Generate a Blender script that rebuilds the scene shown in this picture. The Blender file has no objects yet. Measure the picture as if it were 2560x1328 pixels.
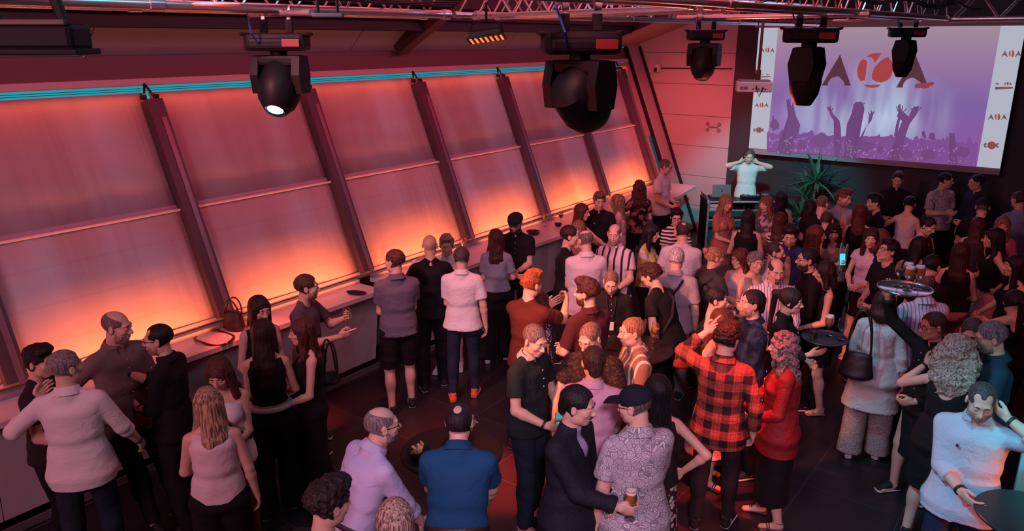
import bpy, bmesh, math, random
import numpy as np
from mathutils import Vector, Matrix, Euler
random.seed(7)
sc = bpy.context.scene
COL = sc.collection
# ------------------------------------------------------------------ camera
IW, IH = 2560, 1328
FPX = 1910.0; CX, CY = 1280.0, 664.0
PITCH = math.atan2(566, FPX); YAW = math.atan2(1470, math.hypot(FPX, 566)); CAMH = 3.85
_fh = np.array([-math.sin(YAW), math.cos(YAW), 0.0]); CR = np.array([math.cos(YAW), math.sin(YAW), 0.0])
_z = np.array([0, 0, 1.0])
CF = _fh*math.cos(PITCH) - _z*math.sin(PITCH); CU = _fh*math.sin(PITCH) + _z*math.cos(PITCH)
CC = np.array([0, 0, CAMH])
cam = bpy.data.cameras.new('camera'); cam.sensor_width = 36; cam.lens = FPX*36/IW
cam.clip_start = .05; cam.clip_end = 200
cob = bpy.data.objects.new('camera', cam); COL.objects.link(cob)
cob.location = (0, 0, CAMH); cob.rotation_euler = (math.pi/2-PITCH, 0, YAW)
sc.camera = cob
def _ray(x, y): return CR*(x-CX) - CU*(y-CY) + CF*FPX
def at_z(x, y, z):
    d = _ray(x, y); p = CC + d*((z-CAMH)/d[2]); return Vector(p)
def at_y(x, y, Y):
    d = _ray(x, y); return Vector(CC + d*(Y/d[1]))
def at_x(x, y, X):
    d = _ray(x, y); return Vector(CC + d*(X/d[0]))
# ------------------------------------------------------------------ view, world, lights
sc.view_settings.view_transform = 'Standard'; sc.view_settings.look = 'None'
sc.view_settings.gamma = 1; sc.view_settings.use_curve_mapping = False
sc.view_settings.exposure = 0.0
cy = sc.cycles
cy.max_bounces = 5; cy.diffuse_bounces = 2; cy.glossy_bounces = 2; cy.transmission_bounces = 3
cy.transparent_max_bounces = 10; cy.sample_clamp_indirect = 4; cy.caustics_reflective = False; cy.caustics_refractive = False
try: cy.use_denoising = True
except Exception: pass
world = bpy.data.worlds.new('sky'); sc.world = world; world.use_nodes = True
bg = world.node_tree.nodes['Background']; bg.inputs[0].default_value = (.03, .34, .42, 1); bg.inputs[1].default_value = 1.0
def light(kind, name, loc, target, color, power, size=.2, size_y=None, angle=60, blend=.6):
    l = bpy.data.lights.new(name, kind); l.color = color; l.energy = power
    if kind == 'AREA':
        l.size = size
        if size_y: l.shape = 'RECTANGLE'; l.size_y = size_y
    elif kind == 'SPOT':
        l.spot_size = math.radians(angle); l.spot_blend = blend; l.shadow_soft_size = size
    else: l.shadow_soft_size = size
    o = bpy.data.objects.new(name, l); COL.objects.link(o); o.location = loc
    if target is not None: o.rotation_euler = (Vector(target)-Vector(loc)).to_track_quat('-Z', 'Y').to_euler()
    return o
RED = (1, .10, .05); ORG = (1, .28, .07); PINK = (1, .36, .40); CYN = (.03, .65, .85); MAU = (.8, .42, .68)
#@LIGHTS
light('AREA', 'ceiling_fill_light', (-2.4, -3.2, 5.1), (-3.9, 4.2, 1.0), (1, .40, .56), 400, 3.0, 2.0)  # added pink fill behind the camera, no lamp body
light('AREA', 'ceiling_fill_light', (3.4, 2.0, 5.1), (-1.0, 8.0, 1.0), (1, .26, .34), 38, 2.0, 2.0)  # added weaker fill from the right
light('AREA', 'ceiling_fill_light', (-3.4, 7.0, 5.2), (-3.4, 7.3, 0), (1, .13, .17), 60, 5.0, 3.0)  # added red fill from above the crowd
light('SPOT', 'pink_fill_spot', (-4.2, 1.2, 5.0), (-4.5, 7.6, 1.2), (1, .34, .40), 1100, .25, angle=58, blend=.9)  # added fill that brightens the middle of the crowd
light('SPOT', 'pink_fill_spot', (-2.2, 2.6, 5.1), (-3.0, 8.2, 1.2), (1, .30, .36), 700, .25, angle=50, blend=.9)  # another added pink fill, further right
light('SPOT', 'mauve_fill_spot', (.9, -.8, 5.1), (-2.1, 4.1, 1.1), (.80, .52, .76), 1250, .25, angle=40, blend=.9)  # added fill for the backs of the near guests
light('AREA', 'blind_fill_light', (-5.0, 5.2, 4.62), (-7.15, 5.2, 2.2), (1, .06, .15), 120, 17, .3)  # added unseen area lamp that reddens the blinds
light('SPOT', 'red_spot_light', (-3.9, 1.0, 4.5), (-3.0, 5.7, 1.3), (1, .22, .07), 2300, .12, angle=24)
light('SPOT', 'red_spot_light', (-5.6, 6.6, 4.3), (-2.3, 5.7, 1.0), (1, .20, .06), 560, .12, angle=38)
light('SPOT', 'red_spot_light', (2.8, 7.4, 4.4), (-1.8, 9.6, 1.2), (1, .09, .07), 230, .15, angle=54)
light('SPOT', 'red_spot_light', (1.5, 1.5, 4.6), (-1.7, 5.6, .7), (1, .12, .09), 110, .12, angle=30)
light('SPOT', 'cyan_spot_light', (-1.7, 2.6, 4.3), (-.35, 5.5, 1.25), (.01, .42, .68), 900, .1, angle=24)
light('SPOT', 'cyan_spot_light', (-2.4, 4.9, 4.0), (-1.1, 7.2, 1.1), (.03, .50, .62), 260, .1, angle=26)
light('SPOT', 'cyan_spot_light', (-3.0, 3.0, 4.5), (-3.0, 3.3, 1.2), (.05, .22, .70), 45, .2, angle=40)
light('SPOT', 'cyan_spot_light', (-3.0, 9.6, 4.0), (-4.5, 14.1, 1.1), (.08, .70, .80), 1100, .1, angle=38)
light('SPOT', 'orange_spot_light', (2.9, 5.0, 1.3), (-.2, 5.4, .85), (1, .12, .03), 520, .15, angle=24)
light('SPOT', 'cyan_spot_light', (.6, 3.2, 4.4), (.5, 6.2, 1.0), (.05, .60, .62), 500, .1, angle=30)
light('SPOT', 'red_wall_fill', (-5.4, 11.4, 3.9), (-6.4, 14.9, 1.7), (1, .11, .14), 560, .2, angle=64, blend=1)  # added spot that reddens the far wall panels
light('POINT', 'cyan_truss_fill', (-3.4, 3.2, 5.1), None, (.03, .50, .70), 60, .1); light('POINT', 'cyan_truss_fill', (-2.2, 8.0, 5.1), None, (.03, .50, .70), 60, .1)  # added bodiless lamps tint the truss tops cyan
light('SPOT', 'red_truss_fill', (-4.4, 2.0, 2.9), (-3.2, 3.2, 4.15), (1, .10, .07), 120, .1, angle=120); light('SPOT', 'red_truss_fill', (-2.9, 7.5, 2.9), (-2.0, 7.0, 4.15), (1, .10, .07), 90, .1, angle=120)  # added mid-air lamps redden the truss undersides
for fx, fy, pw_, an in ((1262, 1200, 7500, 15), (700, 1070, 3200, 18), (1790, 1270, 3800, 16), (1000, 1040, 1500, 20)):
    q = at_z(fx, fy, 0); light('SPOT', 'red_floor_light', (q.x+.35, q.y-.5, 4.9), q, (1, .055, .03), pw_, .08, angle=an, blend=.9)
q = at_z(2200, 1230, 0); light('SPOT', 'blue_floor_light', (q.x-.2, q.y-.8, 4.9), q, (.05, .16, .34), 330, .2, angle=46, blend=1)
# ------------------------------------------------------------------ materials
_mc = {}
def nt(name):
    m = bpy.data.materials.new(name); m.use_nodes = True
    t = m.node_tree; b = t.nodes['Principled BSDF']; return m, t, b
def N(t, k, **kw):
    n = t.nodes.new(k)
    for a, v in kw.items():
        if hasattr(n, a): setattr(n, a, v)
        else: n.inputs[a.replace('_', ' ')].default_value = v
    return n
def lk(t, a, b): t.links.new(a, b)
def setb(b, col=None, rough=.7, metal=0, spec=.4):
    if col is not None: b.inputs['Base Color'].default_value = (*col[:3], 1)
    b.inputs['Roughness'].default_value = rough; b.inputs['Metallic'].default_value = metal
    b.inputs['Specular IOR Level'].default_value = spec
def plain(name, col, rough=.6, metal=0, spec=.4):
    k = ('p', name, tuple(col), rough, metal)
    if k in _mc: return _mc[k]
    m, t, b = nt(name); setb(b, col, rough, metal, spec)
    n = N(t, 'ShaderNodeTexNoise'); n.inputs['Scale'].default_value = 22
    r = N(t, 'ShaderNodeMapRange'); r.inputs['To Min'].default_value = max(.02, rough-.06); r.inputs['To Max'].default_value = min(1, rough+.08)
    lk(t, n.outputs[0], r.inputs[0]); lk(t, r.outputs[0], b.inputs['Roughness'])
    _mc[k] = m; return m
def emis(name, col, st):
    k = ('e', name, tuple(col), st)
    if k in _mc: return _mc[k]
    m, t, b = nt(name); setb(b, (0, 0, 0), .5)
    b.inputs['Emission Color'].default_value = (*col[:3], 1); b.inputs['Emission Strength'].default_value = st
    _mc[k] = m; return m
def fabric(col, pat=None, col2=(0, 0, 0), rough=.85, sc_=1.0, metal=0, sheen=0.0):
    k = ('f', tuple(col), pat, tuple(col2), rough, sc_, metal)
    if k in _mc: return _mc[k]
    m, t, b = nt('fabric'); setb(b, col, rough, metal, .25)
    tc = N(t, 'ShaderNodeTexCoord'); O = tc.outputs['Object']
    nz = N(t, 'ShaderNodeTexNoise'); nz.inputs['Scale'].default_value = 17; nz.inputs['Detail'].default_value = 5; nz.inputs['Distortion'].default_value = .8
    lk(t, O, nz.inputs['Vector'])
    bp = N(t, 'ShaderNodeBump'); bp.inputs['Strength'].default_value = .55; bp.inputs['Distance'].default_value = .02
    lk(t, nz.outputs[0], bp.inputs['Height']); lk(t, bp.outputs[0], b.inputs['Normal'])
    def thresh(src, th, soft=.03):
        r = N(t, 'ShaderNodeMapRange'); r.inputs['From Min'].default_value = th-soft; r.inputs['From Max'].default_value = th+soft
        lk(t, src, r.inputs[0]); return r.outputs[0]
    def mix(f, a, c):
        x = N(t, 'ShaderNodeMix'); x.data_type = 'RGBA'
        lk(t, f, x.inputs[0])
        for i, q in ((6, a), (7, c)):
            if hasattr(q, 'links') or hasattr(q, 'is_linked'): lk(t, q, x.inputs[i])
            else: x.inputs[i].default_value = (*q[:3], 1)
        return x.outputs[2]
    def wave(direction, scale):
        w = N(t, 'ShaderNodeTexWave'); w.bands_direction = direction; w.inputs['Scale'].default_value = scale; w.inputs['Distortion'].default_value = .25
        w.inputs['Detail'].default_value = 0
        lk(t, O, w.inputs['Vector']); return w.outputs[1]
    out = None
    if pat == 'vstripe': out = mix(thresh(wave('X', 9*sc_), .80, .06), col, col2)
    elif pat == 'hstripe': out = mix(thresh(wave('Z', 7*sc_), .5, .06), col, col2)
    elif pat == 'plaid':
        a = thresh(wave('X', 3.2*sc_), .5, .08); c = thresh(wave('Z', 3.2*sc_), .5, .08)
        ad = N(t, 'ShaderNodeMath'); ad.operation = 'ADD'; lk(t, a, ad.inputs[0]); lk(t, c, ad.inputs[1])
        hf = N(t, 'ShaderNodeMath'); hf.operation = 'MULTIPLY'; hf.inputs[1].default_value = .5; lk(t, ad.outputs[0], hf.inputs[0])
        o1 = mix(hf.outputs[0], col, col2)
        f1 = thresh(wave('X', 12.8*sc_), .95, .03); f2 = thresh(wave('Z', 12.8*sc_), .95, .03)
        mx = N(t, 'ShaderNodeMath'); mx.operation = 'MAXIMUM'; lk(t, f1, mx.inputs[0]); lk(t, f2, mx.inputs[1])
        ml = N(t, 'ShaderNodeMath'); ml.operation = 'MULTIPLY'; ml.inputs[1].default_value = .5; lk(t, mx.outputs[0], ml.inputs[0])
        out = mix(ml.outputs[0], o1, (.02, .01, .02))
    elif pat in ('floral', 'spots', 'mesh'):
        v = N(t, 'ShaderNodeTexVoronoi'); v.inputs['Scale'].default_value = {'floral': 22, 'spots': 26, 'mesh': 40}[pat]*sc_
        lk(t, O, v.inputs['Vector'])
        if pat == 'floral':
            v.feature = 'DISTANCE_TO_EDGE'
            w = N(t, 'ShaderNodeMath'); w.operation = 'SINE'; ml = N(t, 'ShaderNodeMath'); ml.operation = 'MULTIPLY'; ml.inputs[1].default_value = 42
            lk(t, v.outputs[0], ml.inputs[0]); lk(t, ml.outputs[0], w.inputs[0]); out = mix(thresh(w.outputs[0], .1, .35), col, col2)
        elif pat == 'mesh': out = mix(thresh(v.outputs[0], .42, .05), col, col2)
        else: out = mix(thresh(v.outputs[0], .42, .05), col2, col)
    elif pat == 'blot':
        n2 = N(t, 'ShaderNodeTexNoise'); n2.inputs['Scale'].default_value = 14*sc_; lk(t, O, n2.inputs['Vector'])
        out = mix(thresh(n2.outputs[0], .52, .05), col, col2)
    if out is not None: lk(t, out, b.inputs['Base Color'])
    _mc[k] = m; return m
def skin(tone):
    k = ('s', tone)
    if k in _mc: return _mc[k]
    base = {0: (.62, .40, .30), 1: (.52, .31, .22), 2: (.40, .22, .145), 3: (.70, .48, .38)}[tone]
    m, t, b = nt('skin'); setb(b, base, .48, 0, .4)
    n = N(t, 'ShaderNodeTexNoise'); n.inputs['Scale'].default_value = 9; n.inputs['Detail'].default_value = 4
    tc = N(t, 'ShaderNodeTexCoord'); lk(t, tc.outputs['Object'], n.inputs['Vector'])
    x = N(t, 'ShaderNodeMix'); x.data_type = 'RGBA'; x.inputs[6].default_value = (*[c*.9 for c in base], 1); x.inputs[7].default_value = (min(1, base[0]*1.1), base[1]*1.02, base[2], 1)
    lk(t, n.outputs[0], x.inputs[0]); lk(t, x.outputs[2], b.inputs['Base Color'])
    _mc[k] = m; return m
def hairm(col, curly=False, streak=None):
    k = ('h', tuple(col), curly, streak)
    if k in _mc: return _mc[k]
    m, t, b = nt('hair'); setb(b, col, .5, 0, .28)
    tc = N(t, 'ShaderNodeTexCoord'); mp = N(t, 'ShaderNodeMapping'); mp.inputs['Scale'].default_value = (60, 60, 60) if curly else (110, 110, 7)
    lk(t, tc.outputs['Object'], mp.inputs[0])
    n = N(t, 'ShaderNodeTexNoise'); n.inputs['Scale'].default_value = 1.0; n.inputs['Detail'].default_value = 3; n.inputs['Distortion'].default_value = 1.5 if curly else .4
    lk(t, mp.outputs[0], n.inputs['Vector'])
    x = N(t, 'ShaderNodeMix'); x.data_type = 'RGBA'; x.inputs[6].default_value = (*[c*.35 for c in col], 1)
    s2 = streak or [min(1, c*1.35) for c in col]; x.inputs[7].default_value = (*s2[:3], 1)
    r = N(t, 'ShaderNodeMapRange'); r.inputs['From Min'].default_value = .35; r.inputs['From Max'].default_value = .65
    lk(t, n.outputs[0], r.inputs[0]); lk(t, r.outputs[0], x.inputs[0]); lk(t, x.outputs[2], b.inputs['Base Color'])
    bp = N(t, 'ShaderNodeBump'); bp.inputs['Strength'].default_value = .8; bp.inputs['Distance'].default_value = .008
    lk(t, n.outputs[0], bp.inputs['Height']); lk(t, bp.outputs[0], b.inputs['Normal'])
    _mc[k] = m; return m
def glassm(col=(.86, .86, .86), a=.45):
    k = ('g', tuple(col), a)
    if k in _mc: return _mc[k]
    m, t, b = nt('glass'); t.nodes.remove(b); o = t.nodes['Material Output']
    tr = N(t, 'ShaderNodeBsdfTransparent'); tr.inputs[0].default_value = (*col, 1)
    gl = N(t, 'ShaderNodeBsdfGlossy'); gl.inputs['Roughness'].default_value = .04
    lw = N(t, 'ShaderNodeLayerWeight'); lw.inputs[0].default_value = a
    mx = N(t, 'ShaderNodeMixShader'); lk(t, lw.outputs['Facing'], mx.inputs[0]); lk(t, tr.outputs[0], mx.inputs[1]); lk(t, gl.outputs[0], mx.inputs[2])
    lk(t, mx.outputs[0], o.inputs[0]); _mc[k] = m; return m
# ------------------------------------------------------------------ mesh builders
def finish(name, V, Fc, mat, parent=None, smooth=True):
    me = bpy.data.meshes.new(name); me.from_pydata([tuple(v) for v in V], [], [tuple(f) for f in Fc]); me.validate()
    if smooth: me.polygons.foreach_set('use_smooth', [True]*len(me.polygons))
    me.update()
    if mat: me.materials.append(mat)
    o = bpy.data.objects.new(name, me); COL.objects.link(o)
    if parent: o.parent = parent
    return o
class MB:
    def __init__(s): s.V = []; s.F = []; s.M = Matrix()
    def add(s, vs, fs):
        n = len(s.V); s.V += [s.M @ Vector(v) for v in vs]; s.F += [tuple(i+n for i in f) for f in fs]; return s
    def box(s, c, d, b=0.0, R=None):
        bm = bmesh.new(); bmesh.ops.create_cube(bm, size=1)
        for v in bm.verts: v.co = Vector((v.co.x*d[0], v.co.y*d[1], v.co.z*d[2]))
        if b > 0: bmesh.ops.bevel(bm, geom=bm.edges[:], offset=b, segments=2, profile=.6, affect='EDGES')
        bm.verts.index_update(); vs = [v.co.copy() for v in bm.verts]
        if R is not None: vs = [R @ v for v in vs]
        s.add([v+Vector(c) for v in vs], [[v.index for v in f.verts] for f in bm.faces]); bm.free(); return s
    def tube(s, pts, r, n=8, closed=False):
        pts = [Vector(p) for p in pts]; L = len(pts); rs = r if isinstance(r, (list, tuple)) else [r]*L
        vs = []; up = None
        for i, p in enumerate(pts):
            d = (pts[(i+1) % L] if closed else pts[min(i+1, L-1)]) - (pts[i-1] if closed else pts[max(i-1, 0)])
            if d.length < 1e-9: d = Vector((0, 0, 1))
            d.normalize()
            if up is None or abs(up.dot(d)) > .98: up = Vector((0, 0, 1)) if abs(d.z) < .9 else Vector((1, 0, 0))
            a = d.cross(up).normalized(); up = a.cross(d)
            for k in range(n):
                t = 2*math.pi*k/n; vs.append(p + (a*math.cos(t)+up*math.sin(t))*rs[i])
        fs = []
        for i in range(L if closed else L-1):
            for k in range(n):
                j = (i+1) % L; fs.append((i*n+k, i*n+(k+1) % n, j*n+(k+1) % n, j*n+k))
        if not closed: fs.append(tuple(range(n-1, -1, -1))); fs.append(tuple((L-1)*n+k for k in range(n)))
        return s.add(vs, fs)
    def lathe(s, prof, n=24, c=(0, 0, 0), R=None, sx=1, sy=1):
        vs = []; c = Vector(c)
        for r, z in prof:
            for k in range(n):
                t = 2*math.pi*k/n; v = Vector((r*math.cos(t)*sx, r*math.sin(t)*sy, z)); vs.append((R @ v if R else v)+c)
        fs = [(i*n+k, i*n+(k+1) % n, (i+1)*n+(k+1) % n, (i+1)*n+k) for i in range(len(prof)-1) for k in range(n)]
        if prof[0][0] > 1e-6: fs.append(tuple(range(n-1, -1, -1)))
        if prof[-1][0] > 1e-6: fs.append(tuple((len(prof)-1)*n+k for k in range(n)))
        return s.add(vs, fs)
    def prism(s, poly, o, u, v, w, t):      # outline (a,b) in plane (o,u,v), thickness t along w
        o, u, v, w = map(Vector, (o, u, v, w)); n = len(poly)
        a = [o+u*p[0]+v*p[1] for p in poly]; b = [q+w*t for q in a]
        return s.add(a+b, [tuple(range(n-1, -1, -1)), tuple(range(n, 2*n))]+[(i, (i+1) % n, n+(i+1) % n, n+i) for i in range(n)])
    def build(s, name, mat, parent=None, smooth=False):
        o = finish(name, s.V, s.F, mat, parent, False); me = o.data
        bm = bmesh.new(); bm.from_mesh(me); bmesh.ops.recalc_face_normals(bm, faces=bm.faces[:]); bm.to_mesh(me); bm.free()
        if smooth:
            me.polygons.foreach_set('use_smooth', [True]*len(me.polygons))
            try: me.set_sharp_from_angle(angle=math.radians(40))
            except Exception: pass
        return o
def empty(name, loc=(0, 0, 0), rz=0):
    o = bpy.data.objects.new(name, None); COL.objects.link(o); o.location = loc; o.rotation_euler = (0, 0, rz); o.empty_display_size = .1; return o
def tag(o, label, cat, group=None):
    o['label'] = label; o['category'] = cat
    if group: o['group'] = group
    return o
def struct(o): o['kind'] = 'structure'; return o
def copy_tree(o, parent=None):
    c = o.copy(); COL.objects.link(c); c.parent = parent
    for ch in [q for q in list(COL.objects) if q.parent == o]: copy_tree(ch, c)
    return c
# ------------------------------------------------------------------ signed distance modelling (numpy) with surface nets
f32 = np.float32
def _n(v): v = np.asarray(v, float); return v/(np.linalg.norm(v)+1e-12)
class Fld:
    def __init__(s, lo, hi, h):
        s.lo = np.array(lo, float); s.h = h; s.n = np.ceil((np.array(hi)-s.lo)/h).astype(int)+2
        s.v = np.full(s.n, .1, f32); s.ax = [(s.lo[i]+h*np.arange(s.n[i])).astype(f32) for i in range(3)]
    def sl(s, lo, hi, m):
        a = np.clip(np.floor((np.array(lo)-m-s.lo)/s.h).astype(int), 0, s.n); b = np.clip(np.ceil((np.array(hi)+m-s.lo)/s.h).astype(int)+1, 0, s.n)
        return a, b
    def op(s, p, k=.02, mode='u'):
        fn, lo, hi = p; a, b = s.sl(lo, hi, max(k, .02)+2*s.h)
        if (b <= a).any(): return s
        S = tuple(slice(a[i], b[i]) for i in range(3))
        X = s.ax[0][S[0]][:, None, None]; Y = s.ax[1][S[1]][None, :, None]; Z = s.ax[2][S[2]][None, None, :]
        d = fn(X, Y, Z).astype(f32); v = s.v[S]
        if mode == 'u':
            h = np.clip(.5+.5*(v-d)/k, 0, 1); s.v[S] = v+(d-v)*h-k*h*(1-h)
        else:
            d = -d; h = np.clip(.5-.5*(v-d)/k, 0, 1); s.v[S] = v+(d-v)*h+k*h*(1-h)
        return s
    def disp(s, fn):
        X = s.ax[0][:, None, None]; Y = s.ax[1][None, :, None]; Z = s.ax[2][None, None, :]
        s.v += fn(X, Y, Z).astype(f32); return s
    def clip(s, fn):
        X = s.ax[0][:, None, None]; Y = s.ax[1][None, :, None]; Z = s.ax[2][None, None, :]
        s.v = np.maximum(s.v, fn(X, Y, Z).astype(f32)); return s
    def mesh(s):
        v = s.v; v[0] = v[-1] = .1; v[:, 0] = v[:, -1] = .1; v[:, :, 0] = v[:, :, -1] = .1
        ng = (v < 0); c = np.zeros(tuple(s.n-1), np.int8)
        for i in (0, 1):
            for j in (0, 1):
                for k in (0, 1): c += ng[i:s.n[0]-1+i, j:s.n[1]-1+j, k:s.n[2]-1+k]
        I = np.argwhere((c > 0) & (c < 8))
        if len(I) == 0: return np.zeros((0, 3)), np.zeros((0, 4), int)
        idx = np.full(c.shape, -1, np.int32); idx[I[:, 0], I[:, 1], I[:, 2]] = np.arange(len(I))
        acc = np.zeros((len(I), 3)); cnt = np.zeros(len(I))
        cor = [(i, j, k) for i in (0, 1) for j in (0, 1) for k in (0, 1)]
        val = {q: v[I[:, 0]+q[0], I[:, 1]+q[1], I[:, 2]+q[2]].astype(float) for q in cor}
        for q in cor:
            for a in range(3):
                if q[a] == 0:
                    r = list(q); r[a] = 1; r = tuple(r); va, vb = val[q], val[r]; m = (va < 0) != (vb < 0)
                    t = np.where(m, va/np.where(m, va-vb, 1), 0); pt = np.tile(np.array(q, float), (len(I), 1)); pt[:, a] = t
                    acc += pt*m[:, None]; cnt += m
        P = s.lo+(I+acc/cnt[:, None])*s.h
        Q = []
        for a in range(3):
            b_, c_ = (a+1) % 3, (a+2) % 3
            s0 = [slice(0, s.n[i]) for i in range(3)]; s1 = list(s0); s0[a] = slice(0, s.n[a]-1); s1[a] = slice(1, s.n[a])
            A = ng[tuple(s0)]; B = ng[tuple(s1)]; E = np.argwhere(A != B)
            E = E[(E[:, b_] > 0) & (E[:, c_] > 0) & (E[:, b_] < s.n[b_]-1) & (E[:, c_] < s.n[c_]-1)]
            sg = A[E[:, 0], E[:, 1], E[:, 2]]
            def g(db, dc):
                e = E.copy(); e[:, b_] -= db; e[:, c_] -= dc; return idx[e[:, 0], e[:, 1], e[:, 2]]
            q = np.stack([g(1, 1), g(0, 1), g(0, 0), g(1, 0)], 1); q[~sg] = q[~sg][:, ::-1]; Q.append(q)
        Q = np.concatenate(Q); Q = Q[(Q >= 0).all(1)]
        return P, Q
def cap(a, b, ra, rb, flat=(0, 0)):
    a = np.array(a, float); b = np.array(b, float); ab = b-a; L2 = float(ab@ab)+1e-12; L = math.sqrt(L2); R = max(ra, rb)
    def fn(X, Y, Z):
        px, py, pz = X-a[0], Y-a[1], Z-a[2]; t = (px*ab[0]+py*ab[1]+pz*ab[2])/L2; tc = np.clip(t, 0, 1)
        dx, dy, dz = px-ab[0]*tc, py-ab[1]*tc, pz-ab[2]*tc; r = ra+(rb-ra)*tc
        if flat == (0, 0): return np.sqrt(dx*dx+dy*dy+dz*dz)-r
        tl = np.clip(t, 0 if not flat[0] else -9, 1 if not flat[1] else 9)
        dx, dy, dz = px-ab[0]*tl, py-ab[1]*tl, pz-ab[2]*tl; d = np.sqrt(dx*dx+dy*dy+dz*dz)-r
        if flat[1]: d = np.maximum(d, (t-1)*L)
        if flat[0]: d = np.maximum(d, -t*L)
        return d
    return fn, np.minimum(a, b)-R, np.maximum(a, b)+R
def ell(c, r, M=None):
    c = np.array(c, float); r = np.array(r, float); m = r.max()
    def fn(X, Y, Z):
        x, y, z = X-c[0], Y-c[1], Z-c[2]
        if M is not None: x, y, z = (M[0][0]*x+M[1][0]*y+M[2][0]*z, M[0][1]*x+M[1][1]*y+M[2][1]*z, M[0][2]*x+M[1][2]*y+M[2][2]*z)
        qx, qy, qz = x/r[0], y/r[1], z/r[2]; k0 = np.sqrt(qx*qx+qy*qy+qz*qz)
        k1 = np.sqrt((qx/r[0])**2+(qy/r[1])**2+(qz/r[2])**2)+1e-6; return k0*(k0-1)/k1
    rr = r if M is None else np.array([m]*3); return fn, c-rr, c+rr
def ec(a, b, A, B, side=(1, 0, 0), flat=(0, 0)):
    a = np.array(a, float); b = np.array(b, float); ab = b-a; L = np.linalg.norm(ab); z = ab/L
    x = _n(np.array(side)-z*np.dot(side, z)); y = np.cross(z, x); R = max(*A, *B)
    def fn(X, Y, Z):
        px, py, pz = X-a[0], Y-a[1], Z-a[2]; h = px*z[0]+py*z[1]+pz*z[2]; t = np.clip(h/L, 0, 1)
        u = px*x[0]+py*x[1]+pz*x[2]; v = px*y[0]+py*y[1]+pz*y[2]; w = A[0]+(B[0]-A[0])*t; d = A[1]+(B[1]-A[1])*t
        ov = np.maximum(h-L, -h); m = np.minimum(w, d)*.7
        k2 = (u/w)**2+(v/d)**2; g2 = (u/w/w)**2+(v/d/d)**2
        fl = np.where(h > L/2, flat[1], flat[0]); o = np.maximum(ov, 0)*(1-fl)
        k2 = k2+(o/m)**2; g2 = g2+(o/m/m)**2; k = np.sqrt(k2)
        D = k*(k-1)/(np.sqrt(g2)+1e-6); return np.where(fl > 0, np.maximum(D, ov), D)
    return fn, np.minimum(a, b)-R, np.maximum(a, b)+R
_rs = np.random.RandomState(5)
_NW = [(_n(_rs.normal(size=3)), _rs.uniform(0, 6.3)) for _ in range(10)]
def noise(X, Y, Z, f, st=(1, 1, 1), n=6, seed=0):
    o = 0
    for i in range(n):
        d, ph = _NW[(i+seed) % 10]; q = f*(1+.35*i); o = o+np.sin((X*d[0]*st[0]+Y*d[1]*st[1]+Z*d[2]*st[2])*q+ph+seed+1.3*np.sin((X*d[1]*st[0]-Y*d[2]*st[1]+Z*d[0]*st[2])*q*.6+ph*2))/(1+.3*i)
    return o/3
def rot(yaw=0, pitch=0, roll=0):   # local +Y is forward; positive pitch looks down, positive yaw turns left
    return np.array(Euler((-math.radians(pitch), math.radians(roll), math.radians(yaw)), 'XYZ').to_matrix())
def mk(name, P, Q, mat, parent, smooth=True):
    me = bpy.data.meshes.new(name); me.vertices.add(len(P)); me.vertices.foreach_set('co', np.asarray(P, f32).ravel())
    nq = len(Q); me.loops.add(nq*4); me.loops.foreach_set('vertex_index', np.asarray(Q, np.int32).ravel())
    me.polygons.add(nq); me.polygons.foreach_set('loop_start', np.arange(0, nq*4, 4, dtype=np.int32))
    me.polygons.foreach_set('use_smooth', np.ones(nq, bool)); me.update(calc_edges=True)
    if mat: me.materials.append(mat)
    o = bpy.data.objects.new(name, me); COL.objects.link(o); o.parent = parent; return o
# ------------------------------------------------------------------ head, hand, shoe and hair templates
def head_field(h=.0052, fem=False, pad=0.0):
    F = Fld((-.13, -.15, -.17), (.13, .16, .16), h)
    j = .9 if fem else 1.0
    F.op(ell((0, -.018, .032), (.073+pad, .094+pad, .083+pad)))
    F.op(ell((0, .022, -.03), (.058*j+pad, .068+pad, .082+pad)), .03)
    F.op(ell((0, .052, -.098), (.028*j+pad, .026+pad, .020+pad)), .03)
    for s in (-1, 1):
        F.op(ell((s*.044*j, .012, -.068), (.016+pad, .035+pad, .026+pad)), .03)
        F.op(ell((s*.041, .058, -.022), (.020+pad, .020+pad, .018+pad)), .025)
    F.op(cap((0, -.02, -.06), (0, -.035, -.15), .05+pad, .05+pad), .03)
    if pad == 0:
        F.op(cap((-.036, .078, .026), (.036, .078, .026), .010, .010), .02)
        for s in (-1, 1): F.op(ell((s*.031, .098, .005), (.018, .017, .013)), .012, 's')
        F.op(cap((0, .082, .014), (0, .108, -.030), .0075, .0115), .012)
        for s in (-1, 1): F.op(ell((s*.012, .097, -.034), (.009, .010, .008)), .006)
        F.op(ell((0, .083, -.064), (.024, .011, .012)), .012)
        F.op(cap((-.020, .094, -.0635), (.020, .094, -.0635), .0018, .0018), .006, 's')
        for s in (-1, 1):
            F.op(ell((s*.031, .078, .005), (.0135, .0135, .0125)), .003)
            F.op(ell((s*.078, -.008, -.004), (.011, .019, .031), rot(s*-18)), .006)
            F.op(ell((s*.090, -.002, .0), (.006, .010, .018), rot(s*-18)), .004, 's')
    return F
_T = {}
def T(key, fn):
    if key not in _T: _T[key] = fn()
    return _T[key]
def t_head(fem): return T(('head', fem), lambda: head_field(.0050, fem).mesh())
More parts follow.
